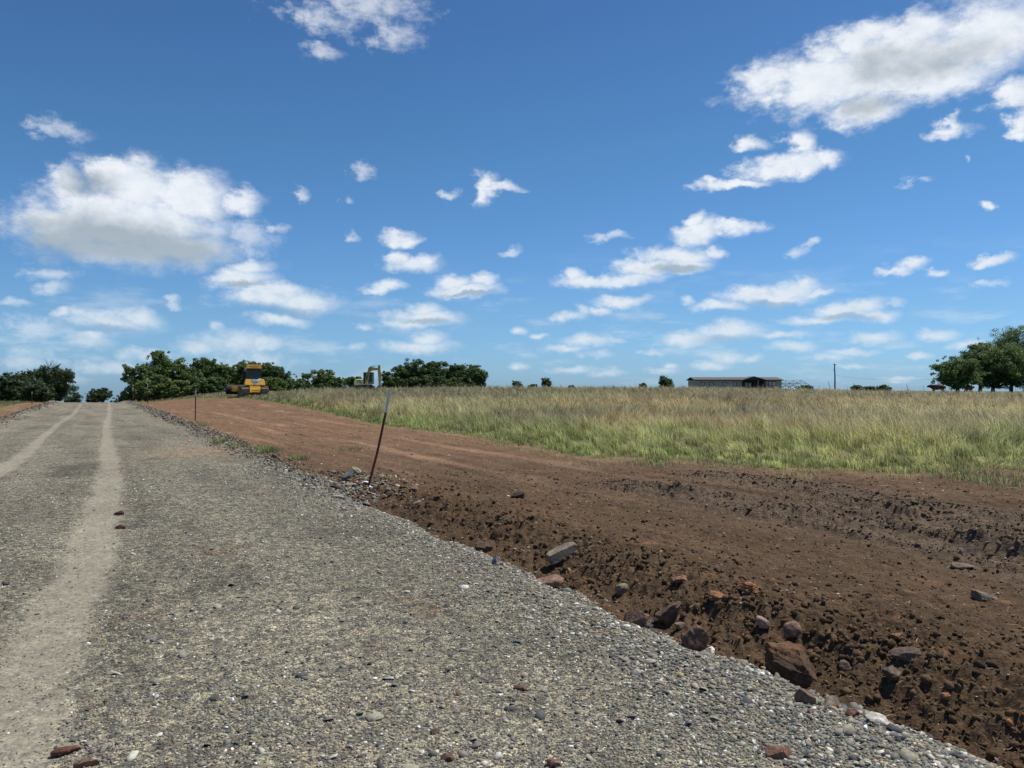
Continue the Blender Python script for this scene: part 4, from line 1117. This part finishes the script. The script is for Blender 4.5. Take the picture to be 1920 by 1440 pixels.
M_siding = simple('grey_brown_siding', (.36, .335, .31), .8, var=.08)
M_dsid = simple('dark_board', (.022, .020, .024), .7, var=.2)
M_roof = simple('brown_shingle', (.12, .095, .085), .9, var=.25, scale=8)
M_trim = simple('dark_window_trim', (.02, .03, .03), .5, var=.1)
M_pane = simple('window_pane', (.42, .46, .48), .12, var=.25, scale=.7, spec=.8)
M_galv = simple('galvanised_steel', (.34, .36, .38), .45, .5, var=.15)

# ------------------------------------------------------------------ steel fence posts along the gravel
def tpost(path, w_, label, group, split, foot_dz=.25):
    """path: points from the ground up (x,y,z world); T-section swept along it; split: share painted red"""
    p0 = Vector(path[0]); root = empty('fence_post', p0, 0, label, 'fence post', group)
    P = [Vector(p) - p0 for p in path]
    P.insert(0, P[0] - (P[1] - P[0]).normalized() * foot_dz)
    L = [0]
    for a, b in zip(P[:-1], P[1:]): L.append(L[-1] + (b - a).length)
    def atl(t):
        for i in range(len(P) - 1):
            if t <= L[i + 1] + 1e-9:
                return P[i].lerp(P[i + 1], (t - L[i]) / max(1e-9, L[i + 1] - L[i]))
        return P[-1]
    def sec(t0, t1, name, m, grow=0):
        n = 14; prof = [(-w_ / 2, 0), (w_ / 2, 0), (w_ / 2, .006), (.004, .010), (.004, .036), (-.004, .036), (-.004, .010), (-w_ / 2, .006)]
        prof = [(x * (1 + grow), y * (1 + grow) - .003 * (grow > 0)) for x, y in prof]
        bm = bmesh.new(); rings = []
        for i in range(n + 1):
            c = atl(t0 + (t1 - t0) * i / n); rings.append([bm.verts.new(c + Vector((x, y, 0))) for x, y in prof])
        for r0, r1 in zip(rings[:-1], rings[1:]):
            for j in range(len(prof)): bm.faces.new((r0[j], r0[(j + 1) % len(prof)], r1[(j + 1) % len(prof)], r1[j]))
        bm.faces.new(rings[-1]); bm.faces.new(rings[0][::-1])
        s = Shape(); s._add(bm)
        k = int((t1 - t0) / .055)
        for i in range(k):
            c = atl(t0 + (i + .5) * (t1 - t0) / k)
            s.box(c.x - .006, c.x + .006, c.y - .012, c.y + .001, c.z - .008, c.z + .008, .002)
        return s.build(name, m, root)
    T = L[-1] * split
    sec(0, T, 'shaft', M_red); sec(T, L[-1], 'painted_top', M_zinc, .12)
    return root
D1 = g0[1]
pp = [(690, 915), (699, 880), (707, 850), (715, 813), (719, 793), (723, 775), (726.5, 755), (730.5, 731)]
pts = [at(x_, y_, D1) for x_, y_ in pp]; pts[0].z = g0[2]
GP = 'steel posts marking the gravel edge'
tpost(pts, .040, 'nearest steel post, bent and leaning right, dark red with grey top', GP, .80)
def straight(px, foot, top, D, lean, label, w_=.05):
    if D is None: X, Y, Z = gp(px, foot); D = Y
    else: X = (px - CX0) / FPX * D; Z = hz(X, D)
    a = Vector((X, D, Z)); b = at(px + lean, top, D)
    return tpost([tuple(a), tuple(a.lerp(b, .5)), tuple(b)], w_, label, GP, .83)
straight(366, 789, 731, None, 1, 'second steel post, upright, on the gravel edge before the dirt', .05)
straight(277, 752, 719, 74, 0, 'third steel post, on the windrow before the big grove', .07)
straight(249, 750, 726, 88, 0, 'farthest steel post right of the road, at the crest', .07)
straight(60, 757, 734, 72, 0, 'left steel post of the two on the far left road edge', .07)
straight(90, 752, 731, 82, 0, 'right steel post of the two on the far left road edge', .07)

# ------------------------------------------------------------------ bulldozer
def lean(o, deg, piv):
    Rm = Matrix.Rotation(R(deg), 4, 'X'); p = Vector(piv)
    o.rotation_euler = (R(deg), 0, 0); o.location = p - Rm @ p
def bulldozer():
    D = 78; X = (474 - CX0) / FPX * D; Z = hz(X, D)
    r = empty('bulldozer', (X, D, Z + .06), R(27), 'yellow tracked bulldozer seen from behind, parked at the grass edge', 'bulldozer')
    for sx in (-1, 1):
        s = Shape(); xa, xb = sorted((sx * .56, sx * 1.30))
        # stadium belt with grouser plates
        L, rad = 1.25, .42; pr = []
        for i in range(12): t = -math.pi / 2 + math.pi * i / 11; pr.append((L + math.cos(t) * rad, .44 + math.sin(t) * rad))
        for i in range(12): t = math.pi / 2 + math.pi * i / 11; pr.append((-L + math.cos(t) * rad, .44 + math.sin(t) * rad))
        s.prism(pr, 'x', xa + .12, xb - .12, 0)
        per = []
        for a, b in zip(pr, pr[1:] + pr[:1]):
            d = math.hypot(b[0] - a[0], b[1] - a[1]); k = max(1, round(d / .2))
            for i in range(k): per.append(((a[0] + (b[0] - a[0]) * (i + .5) / k, a[1] + (b[1] - a[1]) * (i + .5) / k), math.atan2(b[1] - a[1], b[0] - a[0])))
        keep_ = []; last = None
        for (c, an) in per:
            if last is None or math.hypot(c[0] - last[0], c[1] - last[1]) > .17: keep_.append((c, an)); last = c
        for c, an in keep_:
            s.box(xa, xb, c[0] - .082, c[0] + .082, c[1] - .02, c[1] + .02, .006, rot=(an, 0, 0))
            nx, nz = math.sin(an), -math.cos(an)
            s.box(xa + .004, xb - .004, c[0] + nx * .035 - .012, c[0] + nx * .035 + .012, c[1] + nz * .035 - .03, c[1] + nz * .035 + .03, .004, rot=(an, 0, 0))
        s.build('track', M_trk, r)
    s = Shape(); s.prism([(-1.64, .30), (1.6, .30), (1.6, 1.04), (-1.42, 1.04)], 'x', -.52, .52, .03); s.box(-.36, .36, -1.72, -1.62, .36, .62, .03)
    s.tube([(-.3, -1.7, .42), (.3, -1.7, .42)], .06); s.build('rear_housing', M_yel, r)
    s = Shape(); s.prism([(-.93, 1.07), (.95, 1.07), (.98, 1.2), (.90, 1.68), (-.86, 1.68), (-.96, 1.3)], 'y', -1.45, -.75, .03)
    tk = s.build('rear_tank', M_yel, r); lean(tk, -17, (0, -1.45, 1.07))
    s = Shape(); s.prism([(-.36, 1.69), (.62, 1.69), (.40, 1.50), (.22, 1.30), (.02, 1.10), (-.10, 1.16), (-.22, 1.42)], 'y', -1.464, -1.452, 0); s.build('grey_stripe', M_gry, tk)
    s = Shape(); s.prism([(.36, 1.74), (.64, 1.74), (.72, 1.66), (.50, 1.50), (.26, 1.40)], 'y', -1.478, -1.466, 0); s.build('white_patch', M_wht, tk)
    cu = bpy.data.curves.new('t', 'FONT'); cu.body = 'CASE'; cu.size = .25; cu.extrude = .006; cu.align_x = 'CENTER'; cu.offset = .006
    to = bpy.data.objects.new('t', cu); col.objects.link(to); bpy.context.view_layer.update()
    me = bpy.data.meshes.new_from_object(to.evaluated_get(bpy.context.evaluated_depsgraph_get())); bpy.data.objects.remove(to)
    me.name = 'lettering'; lo = link('lettering', me, M_wht, tk); lo.location = (.02, -1.488, 1.44); lo.rotation_euler = (R(90), 0, 0)
    s = Shape(); s.box(-.42, .42, .55, 2.0, 1.05, 1.62, .05); s.box(-.36, .36, 1.98, 2.05, 1.1, 1.55, .02); s.build('hood', M_yel, r)
    s = Shape()
    for (x0, y0) in ((-.70, -.88), (.62, -.88), (-.70, .42), (.62, .42)): s.box(x0, x0 + .09, y0, y0 + .09, 1.66, 2.62, .01)
    s.box(-.71, .71, -.89, .52, 1.60, 1.74, .02); s.box(-.71, .71, -.89, .52, 2.54, 2.63, .02); s.box(-.30, .0, -.6, -.2, 1.7, 2.15, .05)
    cb_ = s.build('cab', M_teal, r)
    s = Shape(); s.box(-.61, .61, -.865, -.85, 1.75, 2.53, 0); s.build('rear_window', M_glass, cb_)
    for sx in (-1, 1):
        s = Shape(); s.box(sx * .68 - .006, sx * .68 + .006, -.78, .41, 1.75, 2.53, 0); s.build('side_window', M_glass, cb_)
    s = Shape(); s.box(-.61, .61, .49, .50, 1.75, 2.53, 0); s.build('windscreen', M_glass, cb_)
    s = Shape(); s.box(-.70, .70, -.98, .60, 2.64, 2.98, .03); s.box(-.74, .74, -1.0, .62, 2.60, 2.66, .01); ro = s.build('cab_roof', M_yel, r); lean(ro, -9, (0, .0, 2.64))
    s = Shape()
    for i in range(9): s.box(-.45 + i * .10, -.39 + i * .10, -.995, -.984, 2.72, 2.92, .002)
    s.build('roof_grille', M_olive, ro)
    for sx in (-1, 1):
        s = Shape(); s.box(sx * .80 - .05, sx * .80 + .05, -.98, -.90, 2.68, 2.80, .01); s.build('work_light', M_blk, ro)
    s = Shape()
    for sx in (-1, 1):
        s.tube([(sx * .66, .6, 2.68), (sx * .62, 1.95, 2.55), (sx * .60, 2.10, 1.2)], .045); s.tube([(sx * .66, .6, 1.95), (sx * .62, 2.05, 1.9)], .03)
    s.tube([(-.62, 1.95, 2.55), (.62, 1.95, 2.55)], .045); s.tube([(-.61, 2.03, 1.95), (.61, 2.03, 1.95)], .035)
    s.box(-.9, -.55, .65, 1.0, 1.75, 2.4, .03)
    s.build('brush_guard', M_blk, r)
    s = Shape()
    for sx in (-1, 1):
        s.box(sx * 1.55 - .13, sx * 1.55 + .13, (-.2 if sx < 0 else 1.2), 2.3, .50, .82, .03); s.box(sx * 1.55 - .16, sx * 1.55 + .16, 1.3, 1.65, .40, .98, .03)
    s.box(-1.75, 1.25, 2.28, 2.5, .42, .92, .03); s.build('push_frame', M_yel, r)
    s = Shape()
    pr = [(2.80 - .22 * math.sin(math.pi * t), .12 + .98 * t) for t in [i / 8 for i in range(9)]]; pr = pr + [(y_ - .05, z_) for y_, z_ in pr[::-1]]
    s.prism(pr, 'x', -2.2, 1.25, 0); s.box(-2.27, -2.2, 2.42, 2.86, .10, 1.10, .01); s.box(1.25, 1.32, 2.42, 2.86, .10, 1.10, .01); s.build('blade', M_blk, r)
    s = Shape(); s.tube([(-.3, 1.1, 1.6), (-.3, 1.1, 2.15)], .05); s.build('exhaust', M_blk, r)
bulldozer()

# ------------------------------------------------------------------ excavator
def excavator():
    D = 90; X = (690 - CX0) / FPX * D; Z = hz(X, D)
    r = empty('excavator', (X, D, Z + .30), R(7), 'small faded yellow excavator, arm folded down, parked in the tall grass', 'excavator')
    k = .0026
    q = lambda a, b: ((a - 850) * k, (1290 - b) * k)
    dz = .12
    for sy in (-1, 1):
        s = Shape(); L, rad = .86, .25; pr = []
        for i in range(9): t = -math.pi / 2 + math.pi * i / 8; pr.append((L - .35 + math.cos(t) * rad, .28 + math.sin(t) * rad))
        for i in range(9): t = math.pi / 2 + math.pi * i / 8; pr.append((-L - .35 + math.cos(t) * rad, .28 + math.sin(t) * rad))
        ya, yb = sorted((sy * .42, sy * .82)); s.prism(pr, 'y', ya, yb, 0)
        for i in range(17):
            for zz in (.025, .535): s.box(-L - .35 + i * .105, -L - .29 + i * .105, ya - .01, yb + .01, zz - .015, zz + .015, .003)
        s.build('track', M_blk, r)
    s = Shape(); s.box(-1.1, .3, -.4, .4, .30, .50, .03); s.tube([(-.4, 0, .45), (-.4, 0, .62)], .38, 20); s.build('undercarriage', M_blk, r)
    s = Shape(); s.box(-1.50, .55, -.78, .78, .60, .70, .03)
    x0, z0 = q(250, 1130); x1, z1 = q(650, 850)
    s.prism([(x0 + .03, z0 + dz), (x1, z0 + dz), (x1, z1 + dz - .02), (x0 + .35, z1 + dz), (x0 + .10, z1 + dz - .08), (x0, z1 + dz - .3)], 'y', -.80, .80, .05); bd = s.build('body', M_yel2, r); lean(bd, -11, (0, -.8, .7))
    s = Shape(); s.box(-1.2, -.72, -.812, -.803, .86, 1.14, 0); s.build('side_grille', M_olive, bd)
    s = Shape()
    for (cx_, y_) in ((-.50, -.05), (.52, -.05), (-.50, .72), (.62, .72)): s.box(cx_ - .035, cx_ + .035, y_ - .035, y_ + .035, .70, 2.0, .01)
    s.box(-.55, .66, -.09, .77, 1.96, 2.06, .03); s.box(-.55, .62, -.09, .77, .70, .82, .02); cb_ = s.build('cab', M_teal, r)
    s = Shape(); s.box(-.46, .48, -.06, -.05, .83, 1.95, 0); s.build('side_window', M_glass, cb_)
    s = Shape(); s.box(.56, .57, -.01, .68, .83, 1.95, 0); s.build('windscreen', M_glass, cb_)
    s = Shape(); s.box(-.47, -.46, -.01, .68, .83, 1.95, 0); s.build('rear_window', M_glass, cb_)
    def P(a, b, y=-.35): x_, z_ = q(a, b); return (x_, y, z_ + dz * .3)
    s = Shape()
    ol = [q(720, 1120), q(830, 1090), q(900, 700), q(960, 500), (q(1050, 440)), q(1260, 430), q(1310, 380), q(1290, 330), q(1060, 275), q(950, 250), q(870, 330), q(800, 600), q(740, 850)]
    s.prism([(a, b + .04) for a, b in ol], 'y', -.47, -.24, .015); bo = s.build('boom', M_olive, r)
    s = Shape(); s.tube([P(700, 1060, -.355), P(830, 700, -.52), ], .05); s.tube([P(830, 700, -.52), P(900, 520, -.52)], .03); s.build('boom_cylinder', M_blk, r)
    s = Shape(); s.tube([P(980, 250), P(1180, 232)], .05); s.tube([P(1180, 232), P(1350, 212)], .028); s.build('arm_cylinder', M_galv, r)
    s = Shape(); ol = [q(1320, 190), q(1400, 190), q(1425, 500), q(1430, 1100), q(1330, 1110), q(1290, 480), q(1270, 380)]
    s.prism([(a, b + .04) for a, b in ol], 'y', -.45, -.26, .012); s.build('arm', M_olive, r)
    s = Shape(); s.tube([P(1440, 520), P(1445, 900)], .035); s.build('bucket_cylinder', M_galv, r)
    s = Shape(); ol = [q(1300, 1110), q(1450, 1110), q(1470, 1160), q(1430, 1300), q(1330, 1330), q(1270, 1290), q(1250, 1200)]
    s.prism([(a, b + .06) for a, b in ol], 'y', -.62, -.08, .02)
    for i in range(4): s.box(q(1250, 0)[0] - .08, q(1250, 0)[0] + .02, -.58 + i * .14, -.53 + i * .14, .17, .21, .004)
    s.build('bucket', M_trk, r)
    s = Shape(); s.box(.60, .68, -.85, .85, .06, .42, .02); s.box(.0, .62, -.35, -.27, .2, .3, .01); s.box(.0, .62, .27, .35, .2, .3, .01); s.build('dozer_blade', M_blade, r)
excavator()

# ------------------------------------------------------------------ the house on the crest
def house():
    D = 200.0; k = D / FPX / 7.385
    X = at(1280 + 770 / 7.385, 700, D).x; Z = hz(X, D)
    fz = lambda zy: 1.6 + (CY0 - 680 - zy / 7.385) * D / FPX - Z
    fx = lambda zx: (zx - 770) * k
    r = empty('house', (X, D, Z), 0, 'long low grey-brown house with dark gabled porch on the field crest', 'house')
    e = fz(242); dp = 8.4
    s = Shape(); s.box(fx(178), fx(820), 0, dp, -.4, e, 0); s.box(fx(1140), fx(1370), 0, dp, -.4, e, 0); s.build('wall', M_siding, r)
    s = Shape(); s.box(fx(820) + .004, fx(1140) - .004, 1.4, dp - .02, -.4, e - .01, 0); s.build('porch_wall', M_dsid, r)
    s = Shape(); rz_ = fz(205)
    s.prism([(-.45, e - .02), (dp / 2, rz_), (dp + .45, e - .02), (dp + .45, e + .12), (dp / 2, rz_ + .14), (-.45, e + .12)], 'x', fx(155), fx(1385), 0)
    rf = s.build('roof', M_roof, r)
    s = Shape(); s.box(fx(150), fx(1390), -.48, -.452, e - .09, e + .10, 0); s.build('fascia', M_dsid, rf)
    s = Shape(); pk = fz(190)
    s.prism([(fx(800), e - .06), (fx(1160), e - .06), (fx(970), pk - .12)], 'y', -1.0, 3.5, 0); gb = s.build('porch_gable', M_dsid, r)
    s = Shape(); s.prism([(fx(790), e - .06), (fx(970), pk + .02), (fx(1165), e - .06), (fx(1165), e - .16), (fx(970), pk - .11), (fx(790), e - .16)], 'y', -1.25, 3.4, 0); s.build('porch_roof', M_roof, gb)
    s = Shape(); c = fx(973); a = -1.06
    s.bar((c, a, pk - .25), (c, a, pk - .75), .09); s.bar((c, a, pk - .72), (fx(1003), a, fz(212)), .09); s.bar((c, a, pk - .72), (fx(945), a, fz(212)), .09); s.build('gable_truss', M_roof, gb)
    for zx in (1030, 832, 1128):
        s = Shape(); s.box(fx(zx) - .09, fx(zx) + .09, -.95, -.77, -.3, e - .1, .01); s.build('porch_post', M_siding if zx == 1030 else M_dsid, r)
    s = Shape(); s.box(fx(845), fx(1020), -.90, -.84, .62, .70, .01)
    for i in range(22): x_ = fx(850) + i * (fx(1018) - fx(850)) / 21; s.box(x_ - .02, x_ + .02, -.89, -.85, .0, .62, 0)
    s.build('porch_railing', M_wood, r)
    s = Shape(); s.box(fx(822), fx(1138), -1.1, 1.38, -.4, .02, .01); s.build('porch_floor', M_wood, r)
    def win(x0, x1, y0, y1, wy, dbl=False):
        s = Shape(); a0, a1, b0, b1 = fx(x0), fx(x1), fz(y1), fz(y0); t = .14
        s.box(a0, a1, wy - .06, wy - .004, b1 - t, b1, .01); s.box(a0, a1, wy - .06, wy - .004, b0, b0 + t, .01)
        s.box(a0, a0 + t, wy - .056, wy - .004, b0, b1, .01); s.box(a1 - t, a1, wy - .056, wy - .004, b0, b1, .01)
        if dbl: s.box((a0 + a1) / 2 - .10, (a0 + a1) / 2 + .10, wy - .056, wy - .004, b0, b1, .01)
        f = s.build('window', M_trim, r)
        s = Shape(); s.box(a0 + .05, a1 - .05, wy - .02, wy - .006, b0 + .05, b1 - .05, 0); s.build('pane', M_pane, f)
    for a in ((248, 303), (373, 437), (554, 613), (696, 749)): win(a[0], a[1], 270, 324, 0)
    win(1188, 1293, 260, 322, 0, True); win(878, 980, 270, 338, 1.4, True)
    s = Shape(); s.box(fx(1060), fx(1108), 1.34, 1.395, .02, 2.1, .01); dr = s.build('door', M_trim, r)
    s = Shape(); s.box(fx(1100), fx(1103), 1.28, 1.335, .95, 1.05, .01); s.build('handle', M_galv, dr)
house()

# ------------------------------------------------------------------ bare truss frame beside the house
def frame():
    D = 206.0; X = at(1502, 700, D).x; Z = hz(X, D)
    r = empty('building_frame', (X, D, Z), 0, 'bare grey metal truss frame standing right of the house', 'metal frame')
    zt = 1.6 + (CY0 - 713) * D / FPX - Z
    for i in range(6):
        s = Shape(); cx_ = -i * 1.42; y_ = i * 1.7; sp = 3.3; ze = zt - 1.7 - .03 * i; top = zt - .06 * i
        top_l = lambda t: Vector((cx_ + sp * t, y_, top - (top - ze) * abs(t)))
        bot_l = lambda t: Vector((cx_ + sp * t, y_, top - .62 - (top - ze - .45) * abs(t)))
        N = 12
        for j in range(N):
            t0, t1 = -1 + 2 * j / N, -1 + 2 * (j + 1) / N
            s.bar(top_l(t0), top_l(t1), .085); s.bar(bot_l(t0), bot_l(t1), .06); s.bar(top_l(t0), bot_l(t1) if j % 2 else bot_l(t0), .04); s.bar(bot_l(t0), top_l(t1), .04)
        for t in (-1, 1): s.bar(top_l(t), Vector((cx_ + sp * t, y_, -.3)), .09)
        s.build('truss', M_galv, r)
    s = Shape()
    for t in (-.99, -.5, .0, .5, .99):
        z_ = zt - 1.7 * abs(t) + .06
        s.bar((sp * t, 0, z_), (sp * t - 5 * 1.42, 5 * 1.7, z_ - .25), .05)
    s.build('purlins', M_galv, r)
frame()

# ------------------------------------------------------------------ power pole, wire fence
def pole():
    D = 238.0; X = at(1565.5, 700, D).x; Z = hz(X, D); zt = 1.6 + (CY0 - 682) * D / FPX - Z
    r = empty('power_pole', (X, D, Z), 0, 'dark wooden power pole with a transformer, alone on the horizon', 'power pole')
    s = Shape(); s.tube([(0, 0, -.5), (0, 0, zt * .5), (-.12, 0, zt)], .24, 12, .16); s.build('mast', M_wood, r)
    s = Shape(); s.bar((-.55, -.1, zt - .35), (.5, -.1, zt - .35), .11); s.build('crossarm', M_wood, r)
    for x_ in (-.5, .45):
        s = Shape(); s.tube([(x_, -.1, zt - .33), (x_, -.1, zt - .1)], .06); s.build('insulator', M_galv, r)
    s = Shape(); s.tube([(-.32, -.35, zt - 2.4), (-.32, -.35, zt - 1.6)], .21, 14); s.tube([(-.32, -.35, zt - 1.62), (-.32, -.35, zt - 1.3)], .05); s.build('transformer', M_galv, r)
    s = Shape(); s.tube([(.1, 0, zt - 3.6), (12, 8, zt - 4.6), (30, 20, zt - 5.0), (62, 40, zt - 4.2)], .02, 5); s.build('wire', M_blk, r)
pole()
def fence():
    D = 214.0; X0 = at(1530, 700, D).x; Z0 = hz(X0, D)
    r = empty('wire_fence', (X0, D, Z0), 0, 'thin wire fence with leaning posts running along the right horizon', 'fence')
    pos = []
    for i, (px_, top, ln) in enumerate([(1478, 722, 0), (1506, 722, 0), (1536, 723, 0), (1558, 716, -5), (1601, 718, -1), (1640, 722, 0), (1665, 723, 0), (1703, 720, -3), (1731, 722, 0), (1770, 722, 0), (1815, 722, 1), (1860, 722, 0), (1905, 722, -1), (1950, 722, 0)]):
        Dd = D + .5 * i; a = at(px_, 700, Dd); a.z = hz(a.x, Dd) - .15; b = at(px_ + ln, top, Dd)
        s = Shape(); s.tube([a - r.location, b - r.location], .055 if ln < -2 else .04, 6); s.build('post', M_wood, r); pos.append((a, b))
    s = Shape()
    for f in (.35, .55, .75, .92):
        s.tube([a.lerp(b, f) - r.location for a, b in [(Vector((p_[0].x, p_[0].y - .06, p_[0].z)), Vector((p_[0].x, p_[0].y - .06, p_[0].z + 1.75))) for p_ in pos]], .012, 4)
    s.build('wires', M_galv, r)
fence()

# ------------------------------------------------------------------ cattle under the right trees
def cow(px, D, face, c, label, head_down=False, lying=False, s_=1.0):
    X = at(px, 700, D).x; Z = hz(X, D)
    J = {'pel': (.62, 0, 1.18), 'mid': (0, 0, 1.10), 'che': (-.58, 0, 1.12), 'neck': (-.92, 0, 1.30), 'head': (-1.22, 0, 1.34 if not head_down else .8), 'muz': (-1.52, 0, 1.16 if not head_down else .5), 'rump': (.90, 0, 1.15), 'tail': (1.0, 0, .95), 'tail2': (1.02, 0, .5)}
    Rr = {'pel': (.34, .36), 'mid': (.37, .42), 'che': (.35, .42), 'neck': (.20, .26), 'head': (.15, .17), 'muz': (.09, .09), 'rump': (.22, .24), 'tail': (.03, .03), 'tail2': (.025, .025)}
    E = [('pel', 'mid'), ('mid', 'che'), ('che', 'neck'), ('neck', 'head'), ('head', 'muz'), ('pel', 'rump'), ('rump', 'tail'), ('tail', 'tail2')]
    for i, (sy) in enumerate((-1, 1)):
        J[f'fs{i}'] = (-.60, sy * .22, .80); J[f'fk{i}'] = (-.58 + .06 * sy, sy * .20, .42); J[f'ff{i}'] = (-.60 + .06 * sy, sy * .20, .04)
        J[f'hs{i}'] = (.58, sy * .22, .85); J[f'hk{i}'] = (.78, sy * .20, .48); J[f'hf{i}'] = (.70, sy * .20, .04)
        Rr.update({f'fs{i}': (.12, .15), f'fk{i}': (.065, .065), f'ff{i}': (.055, .06), f'hs{i}': (.15, .2), f'hk{i}': (.07, .08), f'hf{i}': (.055, .06)})
        E += [('che', f'fs{i}'), (f'fs{i}', f'fk{i}'), (f'fk{i}', f'ff{i}'), ('pel', f'hs{i}'), (f'hs{i}', f'hk{i}'), (f'hk{i}', f'hf{i}')]
        J[f'ear{i}'] = (-1.16, sy * .26, J['head'][2] + .08); Rr[f'ear{i}'] = (.05, .03); E.append(('head', f'ear{i}'))
    ks = list(J); me = bpy.data.meshes.new('cow'); me.from_pydata([J[k_] for k_ in ks], [(ks.index(a), ks.index(b)) for a, b in E], [])
    o = link('cow', me, simple('hide', c, .8, var=.35, scale=4))
    md = o.modifiers.new('Skin', 'SKIN'); md.use_smooth_shade = True
    for i, k_ in enumerate(ks):
        me.skin_vertices[0].data[i].radius = Rr[k_]; me.skin_vertices[0].data[i].use_root = (k_ == 'mid')
    sb = o.modifiers.new('Sub', 'SUBSURF'); sb.levels = 1; sb.render_levels = 1
    o.location = (X, D, Z); o.scale = (s_, s_, s_); o.rotation_euler = (0, 0, face)
    dg = bpy.context.evaluated_depsgraph_get(); bpy.context.view_layer.update()
    me2 = bpy.data.meshes.new_from_object(o.evaluated_get(dg)); o.modifiers.clear(); o.data = me2; me2.name = 'cow'
    tag(o, label, 'cow', 'cattle in the shade of the right trees')
cow(1759, 104, R(-8), (.035, .018, .014), 'dark brown cow standing left of the right trees in the sun edge', s_=.95)
cow(1816, 128, R(200), (.30, .15, .07), 'tan-brown cow between the trunks of the right trees', s_=.9)
